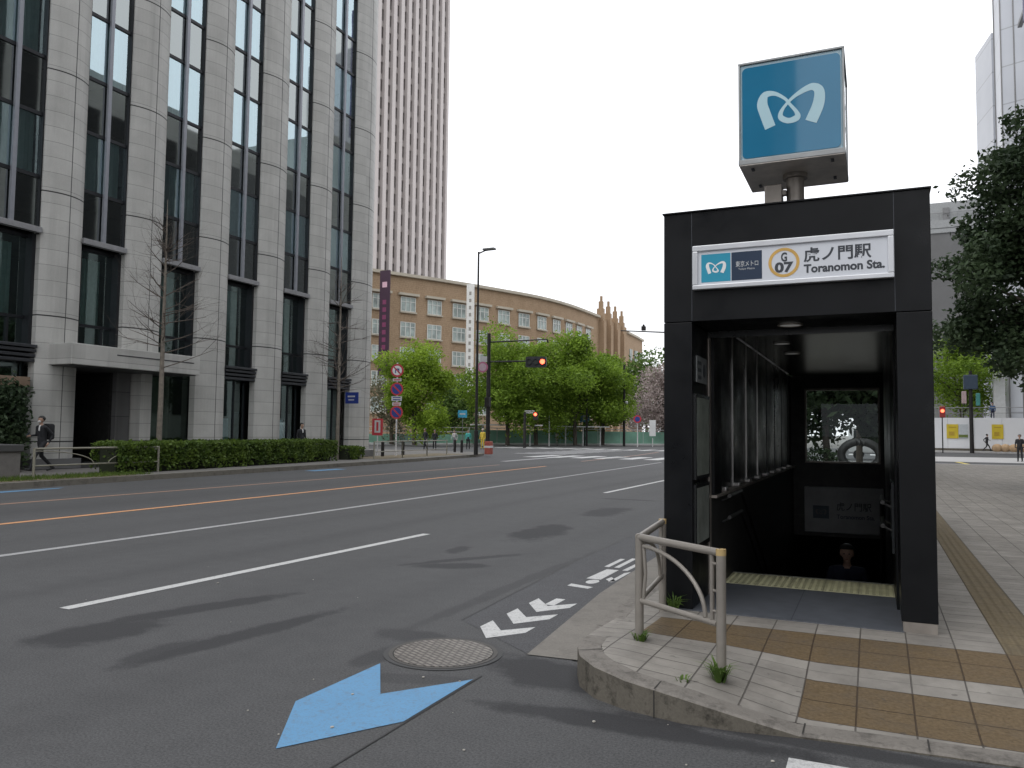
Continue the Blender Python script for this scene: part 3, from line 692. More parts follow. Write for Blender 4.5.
# name plate down in the stairwell
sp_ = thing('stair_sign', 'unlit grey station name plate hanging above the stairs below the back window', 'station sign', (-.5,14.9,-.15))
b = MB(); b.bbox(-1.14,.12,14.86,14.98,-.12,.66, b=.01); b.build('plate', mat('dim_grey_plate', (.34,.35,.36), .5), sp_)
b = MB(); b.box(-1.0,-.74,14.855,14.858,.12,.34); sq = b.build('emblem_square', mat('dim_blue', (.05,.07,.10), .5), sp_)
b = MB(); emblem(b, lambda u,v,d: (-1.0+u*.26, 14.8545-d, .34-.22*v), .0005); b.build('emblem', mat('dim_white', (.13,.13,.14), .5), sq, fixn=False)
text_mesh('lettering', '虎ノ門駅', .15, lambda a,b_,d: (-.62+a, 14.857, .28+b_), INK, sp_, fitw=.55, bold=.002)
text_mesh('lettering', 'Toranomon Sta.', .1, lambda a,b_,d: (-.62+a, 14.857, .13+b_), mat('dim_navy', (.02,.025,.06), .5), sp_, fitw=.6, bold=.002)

# ---------------------------------------------------------------- near guard rail
gr = thing('guard_rail', 'beige steel pedestrian guard rail with curved bars on the pavement corner', 'guard rail', (-1.45,5.3,.17))
A, B_, C_ = Vector((-1.46,5.31,0)), Vector((-.84,4.85,0)), Vector((-1.55,6.32,0))
for p, z0, yc in ((A,.17,0),(B_,.12,1),(C_,.15,1)):
    b = MB(); q = MB()
    b.tube([(p.x,p.y,z0),(p.x,p.y,.862 if yc else .85)], .029, 16); o = b.build('post', RAILP, gr, smooth=True)
    if yc: q.tube([(p.x,p.y,.8625),(p.x,p.y,.872)], .03, 16); q.tube([(p.x,p.y,.835),(p.x,p.y,.8624)], .0305, 16); q.build('cap', YCAP, o, smooth=True)
def rail_section(P0, P1, flip=False):
    d = (P1-P0); Lh = d.length; d.normalize()
    at_ = lambda s, z: (P0.x+d.x*s, P0.y+d.y*s, z)
    b = MB(); b.tube([at_(-.02,.85),at_(Lh-.01,.85)], .024, 14); b.build('top_rail', RAILP, gr, smooth=True)
    b = MB(); b.tube([at_(.02,.43),at_(Lh-.03,.43)], .019, 12); b.build('bottom_rail', RAILP, gr, smooth=True)
    s0, s1, sg = (Lh-.075, .045, -1) if flip else (.045, Lh-.075, 1)
    b = MB(); b.tube([at_(s1,.835),at_(s1,.445)], .014, 10)
    for z in (.78,.62,.50): b.tube([at_(s1,z),at_(s1+sg*.06,z)], .009, 8)
    b.build('inner_bar', RAILP, gr, smooth=True)
    b = MB(); pts = []
    for k in range(15):
        a = math.pi/2*k/14; pts.append(at_(s0+(s1-s0-sg*.06)*math.sin(a), .45+.345*math.cos(a)))
    b.tube(pts, .014, 10); b.build('curved_bar', RAILP, gr, smooth=True)
    b = MB(); b.tube([at_(s0,.80),at_(s0+sg*.02,.62),at_(s0,.445)], .012, 10); b.build('inner_bar', RAILP, gr, smooth=True)
rail_section(A, B_); rail_section(A, C_)

def weed(name, label, loc, n, h, seed, group='weeds in the pavement joints'):
    r = random.Random(seed); b = MB()
    for k in range(n):
        a = r.uniform(0, 6.28); rr = r.uniform(0, .035); hh = h*r.uniform(.4,1); sp2 = r.uniform(.3,1.1)*hh; wd = r.uniform(.003,.007)
        x0, y0 = loc[0]+rr*math.cos(a), loc[1]+rr*math.sin(a); px, py = -math.sin(a)*wd, math.cos(a)*wd
        p = [(x0,y0,loc[2]),(x0+math.cos(a)*sp2*.4,y0+math.sin(a)*sp2*.4,loc[2]+hh*.7),(x0+math.cos(a)*sp2,y0+math.sin(a)*sp2,loc[2]+hh*r.uniform(.6,1.0))]
        b.add([(p[0][0]-px,p[0][1]-py,p[0][2]),(p[0][0]+px,p[0][1]+py,p[0][2]),(p[1][0]+px,p[1][1]+py,p[1][2]),(p[1][0]-px,p[1][1]-py,p[1][2]),(p[2][0],p[2][1],p[2][2])],[(0,1,2,3),(3,2,4)])
    o = b.build(name, LEAF_M, None, fixn=False); o['label'] = label; o['category'] = 'weed'; o['group'] = group; return o
weed('weed', 'small green weed tuft round the foot of the corner rail post', (-1.44,5.26,.17), 60, .09, 1)
weed('weed', 'bushy green weed with long blades at the foot of the yellow capped rail post', (-.84,4.79,.12), 90, .14, 2)
weed('weed', 'green weed sprouting beside the rear rail post against the black pier', (-1.47,6.36,.15), 50, .16, 3)
weed('weed', 'thin low sprig of weed at the kerb edge left of the yellow capped post', (-1.02,4.62,.14), 14, .05, 5)
# litter and stones on the road
lit_ = random.Random(5)
b = MB()
for k in range(26):
    x, y = lit_.uniform(-3.2,-.3), lit_.uniform(3.2,4.5)
    if k > 16: x, y = lit_.uniform(-7,-2), lit_.uniform(3.5,7)
    s = lit_.uniform(.004,.012); b.sph((x,y,.004+s*.3),(s,s*lit_.uniform(.6,1.2),s*.5),0,5,3)
o = b.build('gravel_crumbs', mat('pale_stone', (.36,.34,.30), .9), None); o['label'] = 'pale crumbs of stone scattered on the asphalt by the kerb'; o['category'] = 'gravel'; o['kind'] = 'stuff'

# ---------------------------------------------------------------- manhole cover
mh = thing('manhole_cover', 'round cast iron manhole cover with ribbed pattern in the asphalt', 'manhole cover', (-2.77,4.97,0))
MR = .345
def iron():
    m, t, b = nt('cast_iron'); P = pos(t).outputs['Position']
    mp = N(t, 'ShaderNodeMapping'); mp.inputs['Rotation'].default_value = (0,0,R(28)); t.links.new(P, mp.inputs['Vector'])
    k = N(t, 'ShaderNodeTexBrick'); t.links.new(mp.outputs[0], k.inputs['Vector']); k.inputs['Scale'].default_value = 1; k.inputs['Brick Width'].default_value = .075; k.inputs['Row Height'].default_value = .038; k.inputs['Mortar Size'].default_value = .008; k.inputs['Mortar Smooth'].default_value = .4
    n = noise(t, 9, 5, P)
    c = mixc(t, k.outputs['Fac'], ramp(t, n, .3, .7, (.15,.135,.12), (.26,.235,.21)), (.075,.068,.06))
    t.links.new(c, b.inputs['Base Color']); b.inputs['Roughness'].default_value = .5; b.inputs['Metallic'].default_value = .4
    bump(t, b, M2(t,'SUBTRACT',1.0,k.outputs['Fac']), .006, 1); return m
b = MB(); b.disc((-2.77,4.97), MR, lambda u,w_,d: (u,w_,.006+d), .003, seg=56); b.build('lid', iron(), mh)
b = MB(); b.disc((-2.77,4.97), MR+.035, lambda u,w_,d: (u,w_,.0055+d), .002, seg=56, r_in=MR+.006); b.build('rim', mat('rim_iron', (.06,.055,.05), .7), mh)
b = MB(); b.disc((-2.77,4.97), MR+.07, lambda u,w_,d: (u,w_,.0045+d), .0005, seg=56, r_in=MR+.036); b.build('tar_ring', mat('tar', (.05,.05,.05), .8), mh)
print('stage entrance')
# ---------------------------------------------------------------- granite office building
ob = thing('office_building', 'tall grey granite office building with bowed piers and long vertical strips of glass', 'office building', (-25,26,.15))
FX = -25.0; TOPZ = 46.0
PIT = 3.46
def pier(y0, y1, z0, z1, name='pier', bulge=.25):
    b = MB(); n = 12; vs_ = []
    prof = [(FX-.3, y0)]
    for k in range(n+1):
        t_ = k/n*2-1; prof.append((FX + bulge*(1-t_*t_), y0+(y1-y0)*k/n))
    prof.append((FX-.3, y1)); m = len(prof)
    for z in (z0, z1): vs_ += [(x, y, z) for x, y in prof]
    b.add(vs_, [(i, i+1, m+i+1, m+i) for i in range(m-1)] + [tuple(range(m))[::-1], tuple(range(m, 2*m))])
    o = b.build(name, GRANITE, ob, fixn=False)
    q = MB(); ym = y0+(y1-y0)*.56; xm = FX+bulge*(1-(.12)**2)
    q.box(xm-.02, xm+.004, ym-.011, ym+.011, z0, z1); q.build('joint', mat('joint_line', (.06,.06,.06), .8) if 'joint_line' not in bpy.data.materials else bpy.data.materials['joint_line'], o)
    return o
edges = [17.14, 20.42, 23.93, 27.33, 30.84, 34.34]   # right edges of the window strips
for i, e in enumerate(edges):
    z0 = 3.6 if i == 1 else .15
    pier(e, [18.65,22.06,25.52,29.04,32.48,36.2][i], z0, TOPZ)
pier(13.68, 15.2, .15, TOPZ); pier(10.2, 11.75, .15, TOPZ)
bays = [(11.75,13.68)] + [(a, b_) for a, b_ in zip([15.2,18.65,22.06,25.52,29.04,32.48], edges)]
LEV = [8.1, 9.84, 11.95, 13.92, 16.27]
while LEV[-1] < 44: LEV += [LEV[-1]+1.9, LEV[-1]+4.25]
gx = FX-.16
for bi, (y0, y1) in enumerate(bays):
    ym = (y0+y1)/2
    b = MB()
    for z in LEV[1:]: b.box(gx-.02, gx+.05, y0, y1, z-.06, z+.06)
    b.box(gx-.02, FX-.05, y1-.05, y1-.001, 7.9, LEV[-1]); b.box(gx-.02, FX-.05, y0+.001, y0+.05, 7.9, LEV[-1])
    wfr = b.build('window_strip', FRAME, ob)
    b = MB(); b.box(gx+.051, gx+.15, ym-.07, ym+.07, 8.1, LEV[-1]); b.build('mullion', MULL, wfr)
    b = MB(); b.box(gx+.0505, gx+.0509, ym-.055-.03, ym+.085, 8.1, LEV[-1]); 
    for k in range(len(LEV)-1):
        z0, z1 = LEV[k]+.06, LEV[k+1]-.06
        vis = k % 2 == 1
        b = MB(); 
        for a, c in ((y0+.05, ym-.03), (ym+.03, y1-.05)): b.quad((gx,a,z0),(gx,c,z0),(gx,c,z1),(gx,a,z1))
        b.build('pane' if vis else 'spandrel', G_COAT if vis else (SPAND if k < 3 else SPANDL), wfr, fixn=False)
        if vis and k < 6:
            r = random.Random(bi*10+k); b = MB(); nn = 56; vs_ = []
            drop = z1 if True else 0
            ya, yb = (y0+.1, y1-.15)
            for i in range(nn+1):
                yy = ya+(yb-ya)*i/nn; xx = gx-.16+.05*math.sin(i*1.3+bi)+.02*math.sin(i*2.9)
                gap = (.38 < i/nn < .5) if (bi+k) % 2 else (.1 < i/nn < .22)
                vs_ += [(xx-(2 if gap else 0), yy, z0-.1), (xx-(2 if gap else 0), yy, z1+.1)]
            b.add(vs_, [(2*i,2*i+1,2*i+3,2*i+2) for i in range(nn)]); b.build('curtain', CURTAIN, wfr, fixn=False)
    # ledge, lower recessed window, dark canopy
    b = MB(); b.bbox(FX-.1, FX+.1, y0+.001, y1-.001, 7.93, 8.12, b=.01); b.build('ledge', mat('dull_ledge', (.30,.30,.31), .5, .3) if 'dull_ledge' not in bpy.data.materials else bpy.data.materials['dull_ledge'], ob)
    lo = 4.25
    b = MB(); b.box(FX-.55, FX-.45, y0, y0+.08, lo, 7.92); b.box(FX-.55,FX-.2, y1-.12, y1-.001, lo, 7.92); b.box(FX-.55,FX-.45,y0+.3,y0+.38,lo,7.92); b.box(FX-.55,FX-.45,y0+.08,y1-.12,5.1,5.2); b.box(FX-.55,FX-.45,y0+.08,y1-.12,7.8,7.92)
    b.box(FX-.55,FX-.45,y0+1.25,y0+1.32,lo,5.1)
    lw2 = b.build('window', FRAME, ob)
    b = MB(); b.quad((FX-.52,y0,lo),(FX-.52,y1,lo),(FX-.52,y1,7.85),(FX-.52,y0,7.85)); b.build('pane', G_SHOP, lw2, fixn=False)
    b = MB(); nn = 30
    for i in range(nn+1):
        yy = y0+.45+(y1-y0-.9)*i/nn; b.v += [(FX-.8+.05*math.sin(i*1.5), yy, 5.2), (FX-.8+.05*math.sin(i*1.5), yy, 7.8)]
    b.f = [(2*i,2*i+1,2*i+3,2*i+2) for i in range(nn)]; b.m = [0]*nn; b.build('curtain', mat('teal_curtain', (.42,.60,.58), .9) if 'teal_curtain' not in bpy.data.materials else bpy.data.materials['teal_curtain'], lw2, fixn=False)
    if bi not in (2, 3):
        b = MB()
        for k, (z, x) in enumerate(((3.66,.02),(3.82,.05),(3.98,.09),(4.12,.13))): b.bbox(FX-.5, FX+x, y0+.001, y1-.001, z, z+.1, b=.01)
        b.build('louvre_canopy', mat('dark_louvre', (.05,.053,.06), .4, .3) if 'dark_louvre' not in bpy.data.materials else bpy.data.materials['dark_louvre'], ob)
        b = MB(); b.box(FX-.62,FX-.52,y0,y0+.09,.3,3.65); b.box(FX-.62,FX-.52,y1-.09,y1,.3,3.65); b.box(FX-.62,FX-.52,y0+.09,y1-.09,.3,.5); b.box(FX-.62,FX-.52,y0+1.1,y0+1.16,.5,3.65)
        sh = b.build('shop_window', FRAME, ob)
        b = MB(); b.quad((FX-.57,y0,.5),(FX-.57,y1,.5),(FX-.57,y1,3.65),(FX-.57,y0,3.65)); b.build('pane', G_SHOP, sh, fixn=False)
        if bi >= 4:
            b = MB(); b.box(FX-.7,FX-.68,y0+.5,y0+1.0,1.0,2.0); b.box(FX-.7,FX-.68,y0+1.2,y1-.2,.9,2.3,1); b.build('window_poster', [mat('pale_blue_poster',(.30,.50,.66),.6), mat('grey_poster',(.12,.14,.15),.6)], sh)
# glazing backing rooms, base course, core, end wall
b = MB(); b.box(FX-14, FX-3.2, 0, 36.0, .15, TOPZ)
for z in LEV: b.box(FX-3.2, FX-.75, 8, 35.9, z-.5, z-.15)
b.box(FX-3.2,FX-.7,8,18.6,3.7,4.2); b.box(FX-3.2,FX-.7,25.5,35.9,3.7,4.2)
b.build('interior', DARKROOM, ob)
b = MB(); b.box(FX-14, FX-.31, 35.9, 36.2, .15, TOPZ); b.box(FX-14,FX-.1,0,10.2,.15,TOPZ); b.box(FX-14,FX,-.1,36.22,TOPZ+.01,TOPZ+1.2); b.build('end_wall', GRANITE, ob)
b = MB(); 
for e0, e1 in ((13.6,15.3),(17.06,18.73),(23.85,25.6),(27.25,29.1),(30.76,32.56),(34.26,36.25)): b.box(FX-.3,FX+.33,e0,e1,.151,.5)
b.build('base_course', GRANITE_M, ob)
# entrance under the stone canopy
b = MB(); b.bbox(FX-1.5, -23.7, 17.5, 22.9, 3.6, 4.3, b=.02); cn = b.build('entrance_canopy', GRANITE, ob)
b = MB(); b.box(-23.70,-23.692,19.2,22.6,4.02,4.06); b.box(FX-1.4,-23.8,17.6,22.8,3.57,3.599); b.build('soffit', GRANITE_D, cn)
b = MB(); b.box(FX-2.8,FX-2.7,18.6,20.59,.151,3.57); b.box(FX-2.69,FX-.6,20.49,20.59,.151,3.56); b.build('dark_doorway', BLACKTILE, ob)
b = MB(); b.box(FX-2.7,FX-.4,20.6,20.7,.151,3.69); b.box(FX-.6,FX-.4,20.71,21.2,.151,3.69); b.build('entrance_wall', GRANITE_M, ob)
b = MB(); b.bbox(FX-.55,FX+.1,21.25,21.75,.151,3.69, b=.01); b.build('entrance_column', GRANITE, ob)
b = MB(); b.quad((FX-.35,21.76,.2),(FX-.35,23.9,.2),(FX-.35,23.9,3.68),(FX-.35,21.76,3.68)); b.build('glass_screen', glass('green_glass', (.45,.55,.48), (.8,1,.9), .03), ob, fixn=False)
b = MB(); b.box(FX-1.6,FX-1.5,21.3,24.0,.151,3.69); b.build('lobby_wall', mat('lobby_wall', (.22,.24,.22), .8), ob)
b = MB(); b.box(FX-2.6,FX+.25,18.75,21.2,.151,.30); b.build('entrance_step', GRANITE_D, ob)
# tan beam at the far left bay
b = MB(); b.bbox(FX-.4,FX+.12,14.9,16.95,2.85,3.15, b=.01); b.build('tan_beam', mat('tan_beam', (.24,.17,.12), .6), ob)

def leaves(mb, c, r, n, s, rr, flat=1.0, shell=.45):
    # leaf quads spread through an ellipsoid
    rx, ry, rz = r
    for _ in range(n):
        while True:
            x, y, z = rr.uniform(-1,1), rr.uniform(-1,1), rr.uniform(-1,1)
            d = x*x+y*y+z*z
            if d < 1 and d > shell*rr.random(): break
        f_ = 1+abs(rr.gauss(0,.28)); p = Vector((c[0]+x*rx*f_, c[1]+y*ry*f_, c[2]+z*rz*f_))
        a = Vector((rr.gauss(0,1), rr.gauss(0,1), rr.gauss(0,1)*.8*flat)); a.normalize()
        b_ = a.cross(Vector((rr.gauss(0,1), rr.gauss(0,1), rr.gauss(0,1)))); b_.normalize()
        k = s*rr.uniform(.6,1.3); l = k*rr.uniform(1.2,2)
        q = [p-a*l*.5, p+b_*k*.42, p+a*l*.5, p-b_*k*.42]
        mb.add(q, [(0,1,2,3)])
def labelled(o, label, cat, group=None, kind=None):
    o['label'] = label; o['category'] = cat
    if group: o['group'] = group
    if kind: o['kind'] = kind
    return o

# shrub behind the block, left edge
rr = random.Random(3)
sb = thing('shrub', 'dark tall shrub growing against the office building under the tan beam', 'shrub', (-24.2,15.2,.15))
b = MB()
for k in range(7): b.tube([(-24.2,15.2,.15),(-24.2+rr.uniform(-.3,.3),15.2+rr.uniform(-.7,.7),1.6),(-24.2+rr.uniform(-.4,.4),15.2+rr.uniform(-1,1),2.5)],[.03,.02,.008],6)
b.build('stem', BARK, sb)
b = MB(); [leaves(b,(-24.25,14.7+k%3*.6,.9+k//3*.7),(.45,.5,.6),750,.1,rr) for k in range(9)]; b.build('foliage', LEAF_D, sb, fixn=False)
pl = thing('low_wall_block', 'square grey stone block with dark cap beside the road at the left edge', 'stone block', (-21.5,13,.15))
b = MB(); b.bbox(-22.3,-21.3,10.6,14.35,.15,.86, b=.02); b.build('body', concrete('block_stone', (.20,.19,.18), .3, 2), pl)
b = MB(); b.bbox(-22.35,-21.25,10.55,14.4,.861,1.06, b=.02); b.build('cap', mat('dark_cap', (.07,.07,.07), .6), pl)
gs_ = MB(); rr = random.Random(9)
for k in range(2600):
    x, y = rr.uniform(-21.2,-19.95), rr.uniform(13,17.6); h = rr.uniform(.03,.13); a = rr.uniform(0,6.28); dx, dy = math.cos(a)*.03, math.sin(a)*.03
    gs_.add([(x-dx*.3,y-dy*.3,.156),(x+dx*.3,y+dy*.3,.156),(x+dy,y+dx,.156+h)],[(0,1,2)])
labelled(gs_.build('grass', LEAF_H, None, fixn=False), 'thin green grass growing along the planting strip by the far kerb', 'grass', kind='stuff')

# hedge
def hedge(label, p0, p1, w_, h, n, seed):
    rr = random.Random(seed); a, c = Vector(p0), Vector(p1); d = c-a; Lh = d.length; d.normalize(); nn = Vector((-d.y, d.x))
    root = thing('hedge', label, 'hedge', (p0[0],p0[1],.15))
    b = MB(); b.obox((a+d*.15), (c-d*.15), w_*.62, .152, .15+h*.8); b.build('branch_core', mat('hedge_core', (.02,.025,.012), .95) if 'hedge_core' not in bpy.data.materials else bpy.data.materials['hedge_core'], root)
    b = MB()
    for k in range(n):
        s = rr.uniform(0, Lh); q = rr.random()
        bump_ = 1+.05*math.sin(s*2.1)+.05*math.sin(s*5.3+1)
        if q < .45: u, z = -w_/2*bump_+rr.gauss(0,.04), .02+rr.random()**.8*h*.98
        elif q < .6: u, z = w_/2+rr.gauss(0,.04), rr.uniform(.1,h)
        elif q < .9: u, z = rr.uniform(-w_/2,w_/2), h*(.97+.04*math.sin(s*3.3))+rr.gauss(0,.03)
        else: u, z = rr.uniform(-w_/2,w_/2), rr.uniform(.1,h)
        if z < .25 and rr.random() < .6: continue
        p = a+d*s+nn*u; p = Vector((p.x, p.y, .15+z)); k_ = rr.uniform(.035,.07)
        A_ = Vector((rr.gauss(0,1),rr.gauss(0,1),rr.gauss(0,1))).normalized(); B2 = A_.cross(Vector((rr.gauss(0,1),rr.gauss(0,1),rr.gauss(0,1)))).normalized()
        b.add([p-A_*k_, p+B2*k_*.7, p+A_*k_, p-B2*k_*.7],[(0,1,2,3)])
    b.build('foliage', LEAF_H, root, fixn=False)
    return root
hedge('long clipped green hedge along the far kerb in front of the granite office building', (-21.25,16.9), (-22.9,29.8), 1.0, .93, 21000, 1)
hedge('small loose green bush at the right end of the long hedge', (-22.9,31.0), (-23.1,32.4), .8, .6, 1800, 2)

# bare street trees
def limb(mb, p, d, l, r, depth, rr, up=.15):
    pts = [p]; rs = [r]; q = p.copy(); dd = d.copy()
    for k in range(4):
        dd = (dd + Vector((rr.gauss(0,.13),rr.gauss(0,.13),rr.gauss(0,.08)+up*.3))).normalized(); q = q+dd*l/4; pts.append(q.copy()); rs.append(r*(1-.17*(k+1)))
    mb.tube(pts, rs, 5 if depth < 3 else 7, caps=False)
    if depth <= 0: return
    for k in range(rr.choice((3,4,4)) if depth > 1 else 3):
        i = rr.choice((1,2,3,4)); a = pts[i]; ax = Vector((rr.gauss(0,1),rr.gauss(0,1),rr.gauss(.25,.6))).normalized()
        limb(mb, a, (dd*.75+ax*.75).normalized(), l*rr.uniform(.55,.8), rs[i]*.55, depth-1, rr, up)
def bare_tree(label, x, y, h, seed):
    rr = random.Random(seed); root = thing('street_tree', label, 'bare tree', (x,y,.15), 'bare street trees before the office building')
    b = MB(); b.tube([(x,y,.15),(x+.03,y,2.5),(x-.03,y+.05,5),(x+.02,y,h*.8),(x,y,h)],[.10,.085,.065,.035,.01],10); b.build('trunk', BARKP, root, smooth=True)
    b = MB()
    for k in range(36):
        z = rr.uniform(3.2,h*.92); a = rr.uniform(0,6.28); l = (1-(z-3.6)/(h*1.15))*rr.uniform(1.1,1.9)
        limb(b, Vector((x,y,z)), Vector((math.cos(a),math.sin(a),rr.uniform(.1,.6))).normalized(), l, .022, 2, rr)
    b.build('branches', TWIG, root, fixn=False)
bare_tree('leafless young street tree in front of the stone entrance canopy, nearer one', -22.6, 20.1, 9.6, 4)
bare_tree('leafless street tree before the last piers of the office building, farther one', -23.1, 30.85, 9.8, 8)
# small blue plate on the last pier
bs = thing('blue_plate_sign', 'small square navy blue sign sticking out from the last granite pier', 'sign', (-24.55,33.9,2.9))
b = MB(); b.box(-24.9,-24.1,33.86,33.9,2.92,3.5); b.build('plate', SBLUE, bs)
b = MB(); b.box(-24.75,-24.3,33.855,33.859,3.25,3.33); b.box(-24.7,-24.35,33.855,33.859,3.08,3.14); b.build('printing', OFFW, bs)
# far guard rail (left), one section module
def far_rail(p0, p1, root, h=.8, arc=True, z0=.15):
    a, c = Vector(p0), Vector(p1); d = c-a; Lh = d.length; d.normalize()
    P = lambda s, z: (a.x+d.x*s, a.y+d.y*s, z0+z)
    b = MB(); b.tube([P(0,h),P(Lh,h)], .028, 8); b.build('top_rail', RAILF, root, smooth=True)
    b = MB(); b.tube([P(0,h*.42),P(Lh,h*.42)], .022, 8); b.build('bottom_rail', RAILF, root, smooth=True)
    for s in (0, Lh):
        b = MB(); b.tube([P(s,0),P(s,h+.02)], .035, 8); b.build('post', RAILF, root, smooth=True)
    if arc:
        for sgn in (0, 1):
            b = MB(); b.tube([P((Lh*.5-.25)*math.sin(k/10*math.pi/2) if sgn == 0 else Lh-(Lh*.5-.25)*math.sin(k/10*math.pi/2), h*.42+h*.5*math.cos(k/10*math.pi/2)) for k in range(11)], .016, 6); b.build('curved_bar', RAILF, root, smooth=True)
def rail_thing(label, p0, p1, **k):
    r = thing('guard_rail', label, 'guard rail', (p0[0],p0[1],.15), 'guard rails along the far kerb'); far_rail(p0, p1, r, **k); return r
rail_thing('pale guard rail section with arcs in front of the walking man', (-20.75,14.35), (-20.9,18.6))
pts = [(-22.2,32.6),(-22.6,35.8),(-23.0,39.0),(-23.4,42.0)]
for (a, c), nm in zip(zip(pts, pts[1:]), ('just right of the small bush','behind the round signs','left of the signal pole')):
    rail_thing('pale guard rail section of the junction corner, '+nm, a, c, arc=False, h=.85)
for i, ((x, y), nm) in enumerate((((-24.3,36.5),'nearest to the bush'),((-24.9,39.5),'second from the bush'),((-25.9,47.6),'beside the crossing pedestrians'),((-25.0,46.9),'left of the signal pole'))):
    bp = thing('bollard', 'dark brown metal bollard at the junction corner, '+nm, 'bollard', (x,y,.15), 'dark bollards on the junction corner')
    b = MB(); b.tube([(x,y,.15),(x,y,.95)], .09, 12); b.build('post', DARKPOLE, bp); b = MB(); b.sph((x,y,.95),(.09,.09,.05)); b.build('cap', DARKPOLE, bp)

# ---------------------------------------------------------------- poles, lamps and signs at the junction
def facing(x, y):   # maps (u right, w up, d toward camera) at a spot, sign turned to traffic (-Y) with a slight toe-in
    v = Vector((0-x*.55, 0-y, 0)).normalized(); rgt = Vector((-v.y, v.x, 0)); 
    return lambda u, w_, d: (x+rgt.x*u+v.x*d, y+rgt.y*u+v.y*d, w_)
X0, Y0_ = -24.55, 38.2
sp2 = thing('round_sign_post', 'white post carrying one red ringed and two blue no parking round signs with small plates', 'traffic sign', (X0,Y0_,.15))
b = MB(); b.tube([(X0,Y0_,.15),(X0,Y0_,5.4)], .045, 10); b.build('post', WHITEPOLE, sp2, smooth=True)
T = facing(X0, Y0_)
def disc_sign(z, kind, root):
    Td = lambda u, w_, d: T(u, z+w_, .05+d)
    b = MB(); b.disc((0,0), .37, Td, .012); o = b.build('round_sign', RED if kind else RED, root)
    b = MB(); Tf = lambda u, w_, d: T(u, z+w_, .0635+d)
    b.disc((0,0), .27 if kind == 'no_turn' else .28, Tf, .003); b.build('face', WHITEP if kind == 'no_turn' else SBLUE, o)
    Tg = lambda u, w_, d: T(u, z+w_, .068+d); b = MB()
    if kind == 'no_turn':
        for q in ([(-.12,-.15),(-.06,-.15),(-.06,.04),(-.12,.04)],[(-.12,.04),(.12,.04),(.12,.11),(-.12,.11)],[(.06,-.08),(.12,-.08),(.12,.04),(.06,.04)],[(.02,-.07),(.16,-.07),(.09,-.16)]): b.prism(q, Tg, .002)
        b.build('symbol', SBLUE, o); b = MB(); b.prism([(-.21,.16),(-.16,.21),(.21,-.16),(.16,-.21)], lambda u,w_,d: T(u, z+w_, .0705+d), .002); b.build('slash', RED, o)
    else:
        b.prism([(-.22,.16),(-.16,.22),(.22,-.16),(.16,-.22)], Tg, .002); b.build('slash', RED, o)
disc_sign(4.95, 'no_turn', sp2); disc_sign(3.9, 'np', sp2); disc_sign(2.58, 'np', sp2)
def plate(root, T, x, z, w_, h, m, rows=0, mr=None, name='plate', d0=.05):
    b = MB(); b.prism([(x-w_/2,z-h/2),(x+w_/2,z-h/2),(x+w_/2,z+h/2),(x-w_/2,z+h/2)], lambda u,v,d: T(u,v,d0+d), .012); o = b.build(name, m, root)
    if rows:
        b = MB()
        for k in range(rows):
            zz = z+h/2-(k+.5)*h/rows; b.prism([(x-w_*.36,zz-h/rows*.2),(x+w_*.36,zz-h/rows*.2),(x+w_*.36,zz+h/rows*.2),(x-w_*.36,zz+h/rows*.2)], lambda u,v,d: T(u,v,d0+.0135+d), .002)
        b.build('printing', mr or INK, o)
    return o
plate(sp2, T, 0, 4.42, .5, .16, OFFW, 1, RED); plate(sp2, T, 0, 3.36, .6, .26, OFFW, 2, SBLUE); plate(sp2, T, 0, 3.06, .5, .2, OFFW, 2, RED)
rs = thing('red_board_sign', 'upright red board with white panel on a thin post by the last granite pier', 'sign', (-25.8,38.2,.15))
T2 = facing(-25.8, 38.2); b = MB(); b.tube([(-25.8,38.2,.15),(-25.8,38.2,2.3)], .03, 8); b.build('post', WHITEPOLE, rs)
plate(rs, T2, 0, 1.75, .62, .95, RED, 0); plate(rs, T2, 0, 1.78, .34, .7, OFFW, 0, None, 'panel', .064); plate(rs, T2, 0, 1.78, .12, .5, RED, 0, None, 'figure', .078)

lp_ = thing('street_lamp', 'tall slim dark street lamp with short arm at the junction corner', 'street lamp', (-21.95,43.0,.15))
b = MB(); b.tube([(-21.95,43.0,.15),(-21.95,43,1.6),(-21.95,43,1.61),(-21.95,43.0,12.55)],[.13,.12,.09,.055],12); b.build('pole', DARKPOLE, lp_, smooth=True)
b = MB(); b.tube([(-21.95,43,12.45),(-21.6,43.15,12.62),(-21.2,43.3,12.7)],[.05,.04,.04],8); b.build('arm', DARKPOLE, lp_, smooth=True)
b = MB(); b.bbox(-21.75,-20.95,43.08,43.42,12.66,12.78, b=.03); b.build('lamp_head', GREYPOLE, lp_)
SX, SY = -22.1, 44.9
sg = thing('signal_pole', 'dark pole with two horizontal arms holding the red traffic light over the road', 'traffic signal', (SX,SY,.15))
b = MB(); b.tube([(SX,SY,.15),(SX,SY,7.75)],[.15,.11],14); b.build('pole', DARKPOLE, sg, smooth=True)
b = MB(); b.tube([(SX,SY,7.2),(SX+1.4,SY+.62,7.28),(SX+3.35,SY+1.5,7.42)],[.05,.045,.035],8); b.tube([(SX+3.35,SY+1.5,7.42),(SX+3.4,SY+1.52,7.2)],.05,8); b.build('upper_arm', DARKPOLE, sg, smooth=True)
b = MB(); b.tube([(SX,SY,5.95),(SX+3.1,SY+1.38,6.05)],[.05,.04],8); b.build('signal_arm', DARKPOLE, sg, smooth=True)
Ts = facing(SX+2.75, SY+1.22)
b = MB(); b.prism(rrect(-.66,.66,5.62,6.3,.12), lambda u,w_,d: Ts(u,w_,d+.05), .16); hd = b.build('signal_head', mat('signal_housing', (.03,.032,.035), .5), sg)
